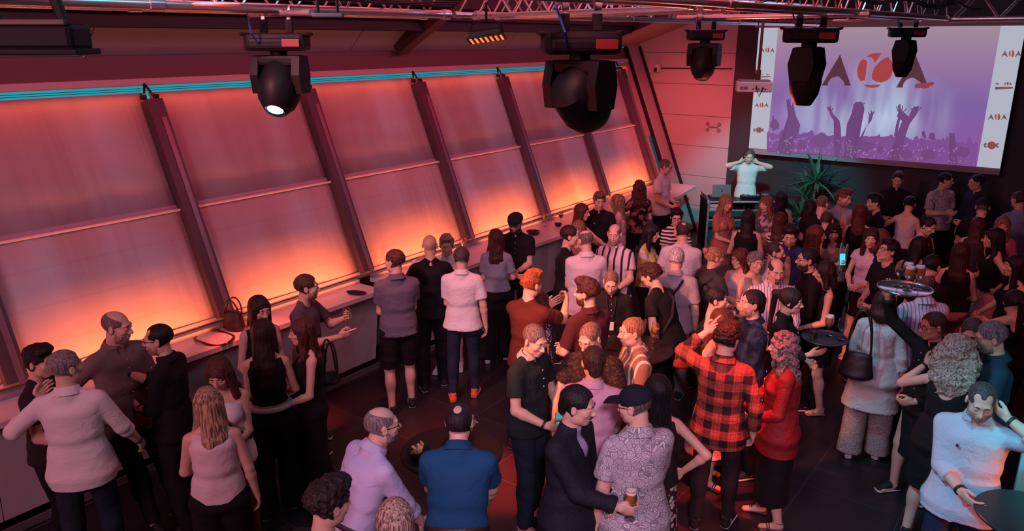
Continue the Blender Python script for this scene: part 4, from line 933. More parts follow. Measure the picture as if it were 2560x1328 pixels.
# crowd silhouettes and raised hands in the picture (outlines in zoomed-picture units, converted below)
def Z7(L): return px2([(1840+x/3.4055, 60+y/3.405) for x, y in L])
def fing(x, y, L): return [Z7([(x+a-5, y+8), (x+a*1.6+b-4, y-h_), (x+a*1.6+b+5, y-h_+3), (x+a+6, y+8)]) for a, b, h_ in L]
arms_ = fing(1035, 700, [(-22, -4, 20), (-6, 2, 40), (12, 6, 42), (28, 14, 30)])+fing(1148, 770, [(-10, -6, 22), (2, 2, 34), (12, 8, 28)])+fing(1400, 740, [(-18, -8, 40), (-4, -2, 62), (10, 4, 48), (24, 14, 20)])+fing(1530, 730, [(-26, -6, 20), (-10, 0, 34), (8, 6, 36), (24, 12, 26)])+fing(460, 700, [(-14, -6, 60), (0, 0, 70), (14, 8, 40)])+fing(800, 730, [(-10, -6, 30), (2, 0, 36), (12, 10, 16)])+[Z7([(345, 1090), (430, 930), (450, 830), (432, 690), (445, 630), (470, 700), (490, 690), (510, 780), (548, 860), (535, 920), (490, 1010), (470, 1110)]),
 Z7([(840, 1125), (850, 960), (845, 850), (800, 770), (785, 705), (800, 700), (830, 770), (880, 820), (893, 880), (900, 1130)]),
 Z7([(915, 1130), (935, 980), (945, 850), (985, 760), (1000, 690), (1020, 662), (1032, 700), (1045, 668), (1060, 690), (1075, 665), (1095, 720), (1075, 770), (1015, 830), (1000, 880), (1005, 960), (1020, 1140)]),
 Z7([(1040, 1000), (1080, 920), (1125, 850), (1130, 790), (1155, 750), (1172, 755), (1155, 820), (1110, 880), (1080, 960), (1060, 1010)]),
 Z7([(1290, 1150), (1340, 1020), (1400, 900), (1420, 830), (1370, 790), (1385, 740), (1375, 700), (1400, 680), (1405, 730), (1440, 760), (1470, 790), (1500, 720), (1530, 700), (1560, 705), (1545, 760), (1480, 850), (1450, 930), (1420, 1050), (1390, 1170)]),
 Z7([(1815, 1190), (1820, 1050), (1815, 930), (1860, 930), (1880, 1060), (1885, 1200)]), Z7([(1345, 960), (1362, 860), (1385, 780), (1400, 800), (1380, 880), (1370, 960)]),
 Z7([(300, 880), (315, 770), (325, 790), (322, 890)]), Z7([(1585, 960), (1580, 920), (1600, 905), (1615, 940), (1620, 980)]), Z7([(1640, 980), (1650, 925), (1690, 930), (1700, 990)])]
merged('raised_arms', arms_, (.15, .055, .19), .004)
rr = random.Random(3); crowd = []
top = [(262, 940)]
x = 262
while x < 2060:
    w = rr.uniform(18, 60); hgt = rr.uniform(0, 60); base = 940+(x-262)*.045
    for q in range(5): t_ = q/4; top.append((x+w*t_, base-hgt*math.sin(math.pi*t_)+rr.uniform(-9, 9)))
    x += w
top = [(a, b) for a, b in top]
lowl = [(2035, 1222), (262, 1082)]
merged('crowd', [Z7([(p[0], p[1]) for p in top]+[(2045, 1215)]+[(262, 1080)])], (.20, .075, .27), .002)
hl = []
for k in range(170):
    x = rr.uniform(270, 2030); y = rr.uniform(950, 1090)+(x-262)*.06; a = rr.uniform(5, 22); ang = rr.uniform(0, 3.14)
    hl.append(Z7([(x+a*math.cos(ang), y+a*math.sin(ang)), (x-3*math.sin(ang), y+3*math.cos(ang)), (x-a*math.cos(ang), y-a*math.sin(ang)), (x+3*math.sin(ang), y-3*math.cos(ang))]))
merged('crowd_highlight', hl, (.42, .24, .50), .006)
for n_, (cx_, cy_, rx_, ry_) in enumerate([(730, 990, 75, 60), (1100, 1040, 75, 45), (1930, 1090, 60, 45), (560, 1030, 45, 45), (1640, 1110, 60, 50), (330, 860, 40, 45), (1450, 1110, 50, 45), (1230, 1070, 30, 40)]):
    flat('crowd_head', Z7([(cx_+rx_*math.cos(t), cy_+ry_*math.sin(t)+8*math.sin(5*t+n_)) for t in np.linspace(0, 6.2, 22)]), (.17, .06, .21), .008+n_*.0005)
# the big logo
def arch_a(x0, x1, xa, yt, yb, bw):    # triangle with an arch cut out of its foot
    L = [(xa, yt), (x1, yb), (x1-bw, yb)]
    c = ((x0+x1)/2, yb); r = (x1-x0)/2-bw; h = (yb-yt)*.30
    L += [(c[0]+r*math.cos(t), c[1]-h*math.sin(t)) for t in np.linspace(.15, math.pi-.15, 12)]+[(x0+bw, yb), (x0, yb)]; return L
BROWN = (.085, .030, .045); LRED = (.36, .050, .055)
merged('logo_letter', [Z7(arch_a(730, 978, 888, 260, 524, 52))], BROWN, .012); merged('logo_letter', [Z7(arch_a(1365, 1640, 1530, 262, 540, 55))], BROWN, .012)
merged('logo_disc', [Z7([(1083, 300), (1110, 308), (1118, 330), (1108, 420), (1098, 480), (1062, 488), (1040, 450), (1032, 400), (1045, 345), (1062, 315)]),
 Z7([(1115, 278), (1140, 258), (1180, 247), (1242, 250), (1220, 275), (1180, 333), (1172, 300), (1150, 284)]), Z7([(1298, 280), (1325, 318), (1340, 380), (1325, 440), (1290, 480), (1240, 500), (1190, 490), (1160, 470), (1158, 430), (1180, 370), (1230, 315), (1265, 292)]),
 Z7([(1083, 516), (1140, 518), (1190, 516), (1235, 515), (1215, 535), (1160, 545), (1110, 535)])], LRED, .013)
merged('logo_script', [Z7([(1520, 520), (1545, 505), (1590, 500), (1640, 500), (1665, 492), (1690, 500), (1680, 520), (1650, 530), (1640, 545), (1600, 550), (1560, 545), (1530, 548)])], (.28, .045, .06), .014)
# small logos down the white banners
def small_logo(x, y, w, kind=0):
    if kind == 0:
        merged('banner_logo', [Z7(arch_a(x-w*.5, x-w*.18, x-w*.32, y-w*.15, y+w*.16, w*.06)), Z7(arch_a(x+w*.18, x+w*.5, x+w*.36, y-w*.15, y+w*.16, w*.06))], (.16, .08, .10), .004)
        merged('banner_logo_disc', [Z7([(x+w*.13*math.cos(t), y+w*.18*math.sin(t)) for t in np.linspace(1.9, 4.3, 8)]), Z7([(x+w*.02+w*.13*math.cos(t), y+w*.18*math.sin(t)) for t in np.linspace(-1.5, 1.6, 8)])], (.30, .06, .06), .005)
    elif kind == 1:
        merged('banner_logo_disc', [Z7([(x+w*.26*math.cos(t), y+w*.24*math.sin(t)) for t in np.linspace(0, 6.1, 20)])], (.26, .06, .07), .005)
        ring = []
        for sx in (-1, 1):
            cxx = x+sx*w*.36; ring.append(Z7([(cxx+w*.13*math.cos(t), y+w*.14*math.sin(t)) for t in np.linspace(.6, 5.6, 14)]+[(cxx+w*.07*math.cos(t), y+w*.08*math.sin(t)) for t in np.linspace(5.6, .6, 14)]))
        merged('banner_logo', ring, (.16, .08, .10), .004)
    else:
        merged('banner_logo', [Z7(arch_a(x+w*.0-w*.02, x+w*.13, x+w*.07, y-w*.2, y-w*.03, w*.03)), Z7(arch_a(x+w*.27, x+w*.42, x+w*.34, y-w*.2, y-w*.03, w*.03)), Z7([(x-w*.5, y-w*.12), (x-w*.42, y-w*.16), (x-w*.25, y-w*.1), (x-w*.35, y-w*.05)])], (.14, .07, .09), .004)
        merged('banner_logo_disc', [Z7([(x-w*.5, y+w*.06), (x+w*.5, y+w*.06), (x+w*.48, y+w*.16), (x-w*.5, y+w*.22)]), Z7([(x+w*.2+w*.06*math.cos(t), y-w*.12+w*.09*math.sin(t)) for t in np.linspace(0, 6, 12)])], (.22, .07, .08), .005)
for x, y, w, k in ((267, 222, 125, 0), (255, 440, 80, 2), (218, 690, 118, 0), (196, 903, 100, 1), (2345, 252, 170, 0), (2283, 525, 155, 2), (2226, 790, 165, 0), (2177, 1033, 140, 1)): small_logo(x, y, w, k)
# gentle light thrown by the screen
light('AREA', 'screen_glow', (-3.0, 14.45, 2.95), (-3.0, 5, 1.4), (.62, .42, .8), 16, 3.9, 2.1)
# ------------------------------------------------------------------ trusses
def truss(label, a, c, w=.29, rad=.0255):
    a = Vector(a); c = Vector(c); L = (c-a).length; d = (c-a)/L; side = Vector((0, 0, 1)).cross(d).normalized(); up = Vector((0, 0, 1))
    r = empty('truss', a); tag(r, label, 'truss', 'lighting trusses under the ceiling')
    ch = [Vector((0, 0, 0)), side*w, up*w, side*w+up*w]
    for q in ch:
        m = MB(); m.tube([q, q+d*L], rad, 12); o = m.build('chord', M_alu, r, True)
        n = max(1, int(L/2.4))
        for k in range(n+1): m = MB(); p = q+d*(L*k/n); m.tube([p-d*.045, p+d*.045], rad*1.22, 12); m.build('coupler', M_alu, o, True)
    m = MB(); n = int(L/.22)
    for (p, q) in ((0, 2), (1, 3), (0, 1), (2, 3)):
        for k in range(n):
            s0 = ch[p]+d*(L*k/n); s1 = ch[q]+d*(L*(k+1)/n)
            if k % 2: s0, s1 = ch[q]+d*(L*k/n), ch[p]+d*(L*(k+1)/n)
            m.tube([s0, s1], .009, 6)
    m.build('bracing', M_alu, r, True); return r
truss('near lighting truss over the dance floor, running towards the screen', (-2.55, .2, 4.07), (-1.38, 9.9, 4.07))
truss('left lighting truss above the bar counter with the lit moving head', (-5.1, -2.5, 4.06), (-4.72, 5.4, 4.06), .29, .035)
truss('far left lighting truss continuing towards the far wall', (-4.62, 5.75, 4.07), (-3.6, 12.9, 4.07))
truss('short cross truss joining the left truss to the near truss', (-4.60, 5.70, 4.05), (-2.25, 5.15, 4.05), .26)
truss('dark truss across the room above the screen at the right', (-1.35, 9.95, 4.06), (4.6, 9.95, 4.06))
# cable tray and cables on the trusses
m = MB(); 
for k in range(5): m.tube([(-4.75+.05*k, y, 4.14+.02*math.sin(y*3+k)) for y in np.linspace(-1, 5.4, 30)], .008, 5)
o = m.build('cable_bundle', M_blk, None, True); tag(o, 'black cables lying along the left lighting truss', 'cables')
m = MB()
for k in range(6): m.tube([(-2.45+.1208*y+.06*k-.05+.02*math.sin(y*2.3+k*2), y, 4.17+.03*math.sin(y*4+k)) for y in np.linspace(.4, 9.6, 50)], .008, 5)
o = m.build('cable_bundle', plain('cable_teal', (.02, .05, .05), .5), None, True); tag(o, 'dark cables lying along the near lighting truss', 'cables')
# ------------------------------------------------------------------ moving heads
def moving_head(loc, size, yaw, tilt, pan, label, lit=None, slim=False, top=4.05):
    r = empty('moving_head_light', loc, math.radians(yaw)); tag(r, label, 'stage light', 'moving head lights on the trusses'); s = size
    b = MB(); b.box((0, 0, -.075*s), (.42*s, .28*s, .12*s), .03*s); b.box((0, 0, -.085*s), (.36*s, .31*s, .07*s), .02*s); b.build('base', M_fix, r)
    for sg in (-1, 1):
        m = MB(); m.tube([(sg*.19*s, -.10*s, -.03*s), (sg*.225*s, -.10*s, -.02*s), (sg*.225*s, .10*s, -.02*s), (sg*.19*s, .10*s, -.03*s)], .012*s, 8); m.build('handle', M_fix, r, True)
        m = MB(); m.box((sg*.09*s, 0, .035*s), (.05*s, .045*s, .09*s), .004); m.build('omega_bracket', M_fix, r)
        m = MB(); m.lathe([(.034, -.02), (.040, -.02), (.040, .02), (.034, .02)], 16, (sg*.09*s, 0, top-loc[2]), Matrix.Rotation(math.pi/2, 3, 'Y')); m.box((sg*.09*s, 0, (top-loc[2])/2), (.028, .012, max(.02, top-loc[2]-.02)), .002); m.build('clamp', plain('clamp_steel', (.55, .5, .5), .35, .7), r, True)
    m = MB(); m.box((-.10*s, -.142*s, -.08*s), (.07*s, .01, .05*s), .004); m.tube([(-.10*s, -.17*s, -.08*s), (-.12*s, -.24*s, -.02*s), (-.16*s, -.14*s, .12*s), (-.10*s, 0, max(.1, top-loc[2]))], .007, 6); m.build('power_cable', plain('plug_blue', (.01, .03, .18), .4), r, True)
    y = empty('yoke', (0, 0, 0), 0); bpy.data.objects.remove(y)
    P = Matrix.Rotation(math.radians(pan), 4, 'Z')
    ym = MB(); ym.M = P
    hw = .155*s if not slim else .12*s
    ym.lathe([(.06*s, -.17*s), (.06*s, -.13*s)], 20)
    ym.box((0, 0, -.20*s), (2*hw+.04*s, .15*s, .07*s), .02*s)
    for sg in (-1, 1): ym.prism([(-.075*s, -.17*s), (.075*s, -.17*s), (.105*s, -.30*s), (.080*s, -.43*s), (-.080*s, -.43*s), (-.105*s, -.30*s)], (sg*hw-.03*s, 0, 0), (0, 1, 0), (0, 0, 1), (1, 0, 0), .06*s)
    yo = ym.build('yoke', M_fix, r)
    H = P @ Matrix.Translation((0, 0, -.355*s)) @ Matrix.Rotation(math.radians(tilt), 4, 'X') @ Matrix.Diagonal((1, 1, .80 if not slim else .92, 1))
    hm = MB(); hm.M = H; rr_ = hw-.022*s
    hm.lathe([(0, .20*s), (rr_*.55, .19*s), (rr_*.95, .13*s), (rr_*1.05, .02*s), (rr_*1.12, -.10*s), (rr_*.98, -.20*s), (rr_*.60, -.29*s), (rr_*.52, -.30*s), (rr_*.46, -.285*s), (0, -.285*s)], 22, sy=1.18)
    ho = hm.build('lamp_head', M_fix, yo, True)
    lm = MB(); lm.M = H; lm.lathe([(0, -.303*s), (rr_*.25, -.298*s), (rr_*.40, -.290*s), (rr_*.44, -.283*s)], 22); lm.build('lens', emis('lit_lens', lit, 14) if lit else plain('lens_glass', (.05, .22, .24), .08), ho, True)
    fm = MB(); fm.M = H
    for k in range(6): fm.box((0, rr_*1.12, .08*s-.03*s*k), (rr_*1.1, .012*s, .010*s), .002)
    fm.build('cooling_fins', plain('fin_black', (.03, .012, .012), .4), ho)
    dd = MB(); dd.box((.12*s, -.157*s, -.08*s), (.12*s, .006*s, .05*s), .002); dd.build('display', plain('display_red', (.16, .02, .02), .3), r)
    return r
def pos(x, y, D):
    d = _ray(x, y); return Vector(CC+d*D/float(d@CF))
cyaw = math.degrees(YAW)
F1 = pos(692, 78, 5.6); moving_head(F1, 1.03, cyaw+4, -36, -12, 'black moving head light with glowing cyan lens over the left blinds', (.45, .95, .95))
F3 = pos(1452, 72, 4.45); moving_head(F3, 1.06, cyaw+4, 54, -46, 'largest black moving head light, head tilted right in front of the blinds', None)
F4 = pos(1765, 72, 7.3); moving_head(F4, .80, cyaw-5, -14, -25, 'small moving head light with red edges in front of the pink far wall')
F5 = pos(2028, 64, 6.4); moving_head(F5, 1.04, cyaw-18, 0, 68, 'black moving head light hanging in front of the left half of the screen', None, True)
F6 = pos(2270, 66, 8.6); moving_head(F6, .88, cyaw-18, 0, 62, 'black moving head light hanging in front of the second logo letter', None, True)
def crossbar(p, q, lab):
    m = MB(); m.tube([p, q], .024, 10); tag(m.build('support_tube', M_alu, None, True), lab, 'tube')
crossbar((F4.x-.3, F4.y, 4.05), (-1.6, F4.y, 4.05), 'short aluminium tube carrying the small moving head by the far wall'); crossbar((F1.x-.3, F1.y, 4.03), (F1.x+.4, F1.y, 4.03), 'short aluminium tube above the glowing moving head')
# led wash bar with lit lenses
p = pos(1216, 86, 6.78); r = empty('led_wash_light', p, math.radians(cyaw-8)); tag(r, 'black LED wash light with a grid of glowing orange lenses', 'stage light')
R_ = Matrix.Rotation(math.radians(-13), 3, 'X') @ Matrix.Rotation(math.radians(-8), 3, 'Y')
m = MB(); m.box((0, 0, 0), (.30, .14, .075), .02, R_); m.box((0, 0, -.035), (.34, .19, .02), .006, R_); m.build('housing', M_fix, r)
m = MB()
for i in range(7):
    for j in range(4): m.lathe([(0, -.004), (.010, -.002), (.013, .004)], 8, R_ @ Vector((-.135+.045*i, -.07+.045*j, -.047)), R_)
m.build('led_lens', emis('led_orange', (1, .11, .015), 3.2), r)
m = MB(); 
for sg in (-1, 1): m.tube([(sg*.15, 0, 0), (sg*.13, 0, .09), (sg*.04, 0, .11)], .010, 6)
m.tube([(0, 0, .11), (0, 0, .27)], .012, 6); m.build('hanging_bracket', M_fix, r, True)
light('SPOT', 'led_wash_beam', p+Vector((0, 0, -.12)), p+Vector((.4, -.6, -3)), (1, .22, .05), 60, .08, angle=70)
# large out of focus lamp bar top left
p = pos(85, 93, 3.0); r = empty('led_bar_light', p, math.radians(cyaw+0)); tag(r, 'large black LED bar light hanging close in the top left corner', 'stage light')
m = MB(); m.box((-.12, 0, 0), (.62, .16, .10), .02); m.box((-.12, 0, -.055), (.66, .18, .025), .006); m.build('housing', M_fix, r)
m = MB(); m.box((-.12, -.085, .055), (.60, .02, .022), .003); m.build('cooling_rail', plain('rail_red', (.06, .008, .010), .45), r)
for x in (-.12, .14):
    m = MB(); m.box((x-.02, -.02, .13), (.035, .03, .18), .006, Matrix.Rotation(math.radians(-14), 3, 'Y')); m.build('hanging_bracket', M_fix, r)
# small hanging strip lamp and white cover plates on the truss
p = pos(820, 38, 4.7); r = empty('strip_lamp', p, math.radians(cyaw)); tag(r, 'thin black strip lamp hanging from the left truss right of the cyan lit head', 'lamp')
box_obj('housing', (0, 0, 0), (.19, .05, .025), plain('strip_teal', (.01, .03, .04), .4), r, .006); m = MB()
for sg in (-1, 1): m.tube([(sg*.06, 0, .01), (sg*.06, 0, .12)], .010, 6)
m.build('hanging_rod', M_fix, r, True)
for x, y, D, lab in ((540, 10, 4.6, 'pale rounded plate fixed beneath the left truss'), (2120, 50, 7.2, 'pale curved plate beneath the near truss by the screen')):
    p = pos(x, y, D); r = empty('cover_plate', p, math.radians(cyaw)); tag(r, lab, 'plate'); m = MB(); m.lathe([(0, -.012), (.13, -.010), (.15, 0), (.13, .006), (0, .008)], 28, sy=.5); m.build('plate', plain('plate_grey', (.55, .50, .55), .4), r, True); m = MB(); m.tube([(0, 0, 0), (0, 0, max(.05, 4.10-p.z))], .012, 8); m.build('clip', M_alu, r, True)
# projector
p = pos(1884, 216, 8.5); r = empty('projector', p, math.radians(cyaw-12)); tag(r, 'white projector hanging on a pole left of the screen', 'projector')
box_obj('housing', (0, 0, 0), (.37, .30, .11), plain('projector_white', (.66, .60, .62), .4), r, .012); box_obj('top_plate', (0, .0, .062), (.33, .26, .02), plain('projector_top', (.25, .24, .27), .4), r, .004)
m = MB()
for k in range(7): m.box((-.15+.013*k, -.151, -.012), (.006, .004, .035))
m.build('vent', M_blk, r); m = MB()
for k in range(5): m.box((-.02+.033*k, -.151, -.02+.01*(k % 2)), (.018, .004, .016))
m.build('ports', plain('ports_grey', (.15, .13, .14), .5), r)
m = MB(); m.tube([(.04, 0, .06), (.04, 0, 1.98)], .016, 8); m.box((.04, 0, .12), (.05, .05, .12), .004); m.build('pole', plain('pole_red', (.10, .02, .02), .4), r, True)
m = MB(); m.tube([(-.01, -.05, .80), (-.01, -.06, .3), (.0, -.1, .1), (.02, -.165, -.02), (.05, -.17, -.10), (.09, -.165, .0)], .006, 6); m.build('cable', M_blk, r, True)
# ------------------------------------------------------------------ the guests
Wt = (.66, .63, .63); BK = (.007, .0065, .008); NV = (.012, .018, .045); JN = (.013, .019, .036); GY = (.20, .19, .20); BG = (.46, .40, .36)
def sh(**k): return k
def TS(col, **k): return dict(name='t_shirt', col=col, neck='crew', sl=.62, **k)
def POLO(col, **k): return dict(name='polo_shirt', col=col, neck='polo', sl=.62, **k)
def SHIRT(col, sl=1.45, **k): return dict(name='shirt', col=col, neck='shirt', sl=sl, hem=k.pop('hem', .84), loose=k.pop('loose', .015), **k)
def TANK(col, **k): return dict(name='tank_top', col=col, neck=k.pop('neck', 'tank'), sl=0, hem=k.pop('hem', .95), **k)
def DRESS(col, z=.5, sl=0, neck='tank', **k): return dict(name='dress', col=col, neck=neck, sl=sl, hem=z, loose=k.pop('loose', .02), **k)
NO = dict(name=None)
def TR(col=BK, kind='reg', **k): return dict(name=k.pop('nm', 'trousers'), col=col, kind=kind, **k)
def SK(col=BK, z=.5, **k): return dict(name='skirt', col=col, kind='skirt', z=z, **k)
SN = dict(kind='sneaker', col=(.012, .012, .014), sole=(.65, .62, .62)); WS = dict(kind='sneaker', col=(.62, .6, .6), sole=(.7, .7, .7)); BS = dict(kind='sneaker', col=(.01, .01, .01), sole=(.01, .01, .01))
OS = dict(kind='sneaker', col=(.75, .09, .03), sole=(.65, .6, .6)); SD = dict(kind='sandal', col=(.35, .25, .18)); HL = dict(kind='heel', col=(.66, .62, .6)); BHL = dict(kind='sandal', col=(.02, .02, .02)); CS = dict(kind='sneaker', col=(.6, .25, .2), sole=(.65, .6, .6))
P = person
# left foreground
P('young man with curly dark hair and black tee at far left, hand on shoulder', 78, 868, 1.72, 62, top=TS((.02, .012, .014)), bot=TR(), hair=('messy', DKHAIR), arms=('down', 'low'), head=(-10, 5), tone=0)
p2 = P('grey-haired man seen from behind in untucked white shirt, dark wristbands, far left', 152, 883, 1.80, 165, g=1.05, top=SHIRT(Wt, 1.35, hem=.80, loose=.03), bot=TR(JN, 'reg'), hair=('short', GRHAIR), arms=(((-.27, .24, 1.33), (1, -.25, -1.0), 'relax'), ((.34, .20, .94), None, 'relax')), head=(-48, 0), extra=('bandL', 'bandR'))
P('tall bald man in grey-brown short-sleeved shirt leaning against the left counter', 275, 778, 1.84, 28, g=1.08, top=SHIRT((.17, .12, .115), .72, hem=.80, loose=.03), bot=TR(BK, 'slim'), hair=('ring', (.20, .14, .11)), beard='stubble', arms=('down', ((.30, .02, 1.06), None, 'relax')), head=(32, 8), seat=((-.14, .34, .075), (.14, .46, .075)), shoes=BS)
P('man with glasses and thinning dark hair in black shirt, gesturing with raised hand', 403, 812, 1.77, -118, top=SHIRT(BK, 1.4), bot=TR(), hair=('thin', DKHAIR), beard='stubble', glasses='thin', arms=('belly', ((.05, .36, 1.33), None, 'open')), head=(15, 3), extra=('watchL', 'bandR'))
P('brown-haired woman in white one-shoulder top and bronze metallic leggings', 548, 888, 1.66, -8, 'f', top=TANK(Wt, neck='oneshoulder', hem=.84, loose=.01), bot=TR((.30, .13, .09), 'leggings', metal=.85, rough=.32, nm='leggings'), hair=('longwavy', (.09, .03, .02)), arms=('belly', 'low'), head=(-12, 22), extra=('strap', 'watchL'))
p6 = P('woman from behind with long highlighted hair and pale pink sleeveless top', 516, 975, 1.66, 172, 'f', g=1.08, top=TANK((.66, .55, .55), hem=.92, label='pale pink sleeveless top with black trim'), bot=TR(BK, 'wide'), hair=('longwavy', (.22, .11, .07), (.62, .40, .25)), arms=('low', 'down'), head=(20, 0), shoes=WS)
P('dark-haired woman in black sleeveless top facing forward beside the counter handbag', 641, 740, 1.70, 18, 'f', top=TANK(BK), bot=TR(), hair=('long', (.03, .012, .012)), arms=('belly', 'low'), head=(10, 8))
P('woman with very long straight dark hair and chain belt, seen from behind', 655, 805, 1.72, 178, 'f', top=TANK(BK, hem=1.06), bot=dict(name='trousers', col=BK, kind='wide', belt=(.5, .48, .45)), hair=('long', (.022, .010, .012)), arms=('belly', 'low'), head=(-8, 6))
p9 = P('man in dark grey tee holding white wine at the counter, facing right', 756, 688, 1.76, 62, top=TS((.075, .06, .075)), bot=TR(), hair=('short', (.06, .03, .022)), beard='stubble', arms=(((-.20, .30, 1.28), None, 'grip'), ((.12, .38, 1.22), None, 'point')), head=(24, 2))
p10 = P('long brown-haired woman in black sleeveless top and wide trousers holding red wine', 762, 797, 1.66, -82, 'f', top=TANK(BK), bot=TR(BK, 'wide'), hair=('longwavy', (.07, .022, .016)), arms=('low', 'belly'), head=(0, 0), shoes=SD, extra=('watchL',))
P('man from behind in blue-grey polo and black shorts', 988, 627, 1.79, 193, g=1.06, top=POLO((.10, .10, .15), hem=.88, loose=.02), bot=TR(BK, 'shorts', nm='shorts'), hair=('short', (.07, .035, .025)), arms=('belly', 'belly'), head=(42, 0), shoes=SN)
P('bald man in black seen from behind, hugging the grey-haired man', 1074, 590, 1.80, 185, top=TS(BK, loose=.02), bot=TR(BK, 'loose'), hair=None, arms=(((-.14, .30, 1.30), None, 'relax'), ((.14, .32, 1.25), None, 'relax')), head=(-15, 5), shoes=SN)
P('grey curly-haired man in white shirt hugging the bald man in black', 1117, 586, 1.69, -14, top=SHIRT(Wt, 1.5), bot=TR((.30, .28, .28), 'shorts', nm='shorts'), hair=('messy', GRHAIR), arms=('low', ((.20, .44, 1.42), (.8, -.2, .1), 'relax')), head=(14, 10), shoes=WS)
P('man from behind in white short-sleeved shirt, jeans and orange shoes', 1153, 620, 1.74, 176, top=SHIRT(Wt, .72, hem=.86, loose=.03), bot=TR(JN, 'slim'), hair=('short', (.075, .06, .055)), arms=('belly', 'down'), head=(-5, 0), shoes=OS)
P('woman from behind with long brown hair, grey-blue blouse and black skirt', 1240, 575, 1.68, 178, 'f', top=dict(name='blouse', col=(.24, .25, .32), neck='crew', sl=.7, hem=.98, loose=.02), bot=TR(BK, 'wide'), hair=('longwavy', (.06, .02, .014)), arms=('belly', 'low'), shoes=WS)
P('bearded man in flat cap, glasses and black polo with hands together', 1290, 530, 1.80, -4, g=1.04, top=POLO(BK, loose=.01), bot=TR(JN), hair=('buzz', DKHAIR), beard='full', glasses='thin', arms=('belly', 'belly'), head=(-8, 14), extra=('flatcap', 'watchL'))
p17 = P('man with ginger quiff and rust sweater raising a tumbler, seen from behind', 1322, 683, 1.79, 152, top=dict(name='sweater', col=(.085, .018, .012), neck='crew', sl=.70, hem=.86, loose=.015), bot=TR(), hair=('quiff', GINGER), beard='stubble', arms=(((-.02, .40, 1.30), None, 'open'), ((.16, .46, 1.36), None, 'grip')), head=(-20, 6))
P('person in black and white patterned dress behind the ginger-haired man', 1350, 728, 1.56, -60, 'f', top=DRESS((.03, .02, .025), .55, .6, 'v', pat='spots', col2=(.5, .42, .40), sc=1.8), bot=NO, hair=('bob', BRHAIR), arms=('low', 'belly'))
P('dark-haired man in black tee leaning in to greet, facing right', 1418, 565, 1.78, 88, g=1.05, top=TS(BK), bot=TR(), hair=('short', (.03, .018, .016)), arms=('belly', 'low'), head=(0, 3))
P('balding man from behind in pale pink long-sleeved shirt by the wine counter', 1467, 578, 1.78, -168, g=1.08, top=SHIRT((.66, .56, .56), 1.75, hem=.80, loose=.03), bot=TR(JN), hair=('ring', (.16, .12, .11)), arms=('belly', 'low'), head=(24, 5))
P('blonde woman with dark hairband whose face shows between two greeting men', 1448, 552, 1.58, -30, 'f', top=TANK((.2, .12, .1)), bot=SK(), hair=('longwavy', LBHAIR, BLHAIR), arms=('low', 'down'))
P('long brown-haired woman resting her bare arm on the counter', 1450, 510, 1.68, 72, 'f', top=TANK((.02, .012, .012)), bot=TR(), hair=('long', (.08, .025, .018)), arms=('table', 'low'), head=(-5, 4))
P('wavy grey-haired man in black polo with small white emblem', 1498, 480, 1.76, 4, g=1.06, top=POLO(BK), bot=TR(), hair=('messy', (.14, .10, .09)), arms=('low', 'belly'), head=(6, 10), extra=('emblem',))
P('woman with long straight blonde hair and pink top facing left by the counter', 1548, 487, 1.66, -96, 'f', top=dict(name='cardigan', col=(.60, .36, .38), neck='crew', sl=1.8, hem=.92), bot=TR((.4, .3, .3), 'slim'), hair=('long', LBHAIR, BLHAIR), arms=('low', 'down'))
P('woman with long dark ringlets and black floral top beside the tall man', 1600, 453, 1.70, 196, 'f', top=dict(name='blouse', col=BK, pat='blot', col2=(.30, .12, .12), neck='crew', sl=.6, hem=.9, sc=.8), bot=TR(), hair=('longcurly', (.07, .022, .016)), arms=('talk', 'low'))
p26 = P('tall man in white polo holding red wine beside the far wall', 1658, 398, 1.88, 66, top=POLO(Wt, loose=.01), bot=TR(), hair=('crop', (.10, .08, .075)), glasses='thin', arms=('belly', 'low'), head=(12, 10))
P('bald man in pink and black striped polo holding a blue cap', 1540, 560, 1.76, -22, g=1.08, top=POLO((.62, .50, .50), pat='vstripe', col2=(.02, .02, .03), sc=.42, hem=.86, loose=.02), bot=TR(BG, 'shorts', nm='shorts'), hair=('ring', (.18, .12, .10)), beard='stubble', arms=('low', 'belly'), head=(10, 5), extra=('watchL',))
P('woman with long black wavy hair and yellow-green vest facing right', 1622, 560, 1.66, 72, 'f', top=dict(name='top', col=(.42, .36, .04), neck='v', sl=.5, hem=.9, pat='blot', col2=(.55, .5, .55)), bot=TR(), hair=('longwavy', DKHAIR), arms=('low', 'belly'), head=(0, 6))
P('short dark-haired woman with glasses in black and white striped top', 1692, 520, 1.68, 8, 'f', top=dict(name='striped_top', col=(.02, .02, .022), pat='hstripe', col2=Wt, neck='scoop', sl=.65, hem=.88, loose=.02), bot=TR(), hair=('messy', DKHAIR), glasses='thin', arms=('low', 'belly'), head=(-4, 12))
P('man with a thinning crown in plain white tee seen from behind', 1708, 557, 1.78, 178, g=1.08, top=TS((.58, .52, .56), loose=.02), bot=TR(), hair=('balding', (.06, .03, .024)), arms=('low', 'belly'), head=(15, 0))
P('white-haired man from behind in grey shirt with dark bag strap', 1692, 622, 1.74, 176, g=1.08, top=SHIRT((.30, .28, .32), .8, hem=.84, loose=.02), bot=TR(GY), hair=('short', WHHAIR), arms=('low', 'down'), head=(-12, 0), extra=('strap',))
P('person with shaggy dark hair and black tee bending over the round table', 1632, 662, 1.72, -122, g=1.03, top=TS(BK, loose=.02), bot=TR(), hair=('curly', (.045, .018, .014)), lean=20, arms=('pocket', 'table'), head=(10, 12), extra=('strap',))
P('young man with buzz cut and black polo wearing a lanyard, looking down', 1530, 672, 1.66, 4, top=POLO(BK), bot=TR(), hair=('buzz', DKHAIR), beard='stubble', arms=('low', 'belly'), head=(-8, 24), extra=('lanyard',))
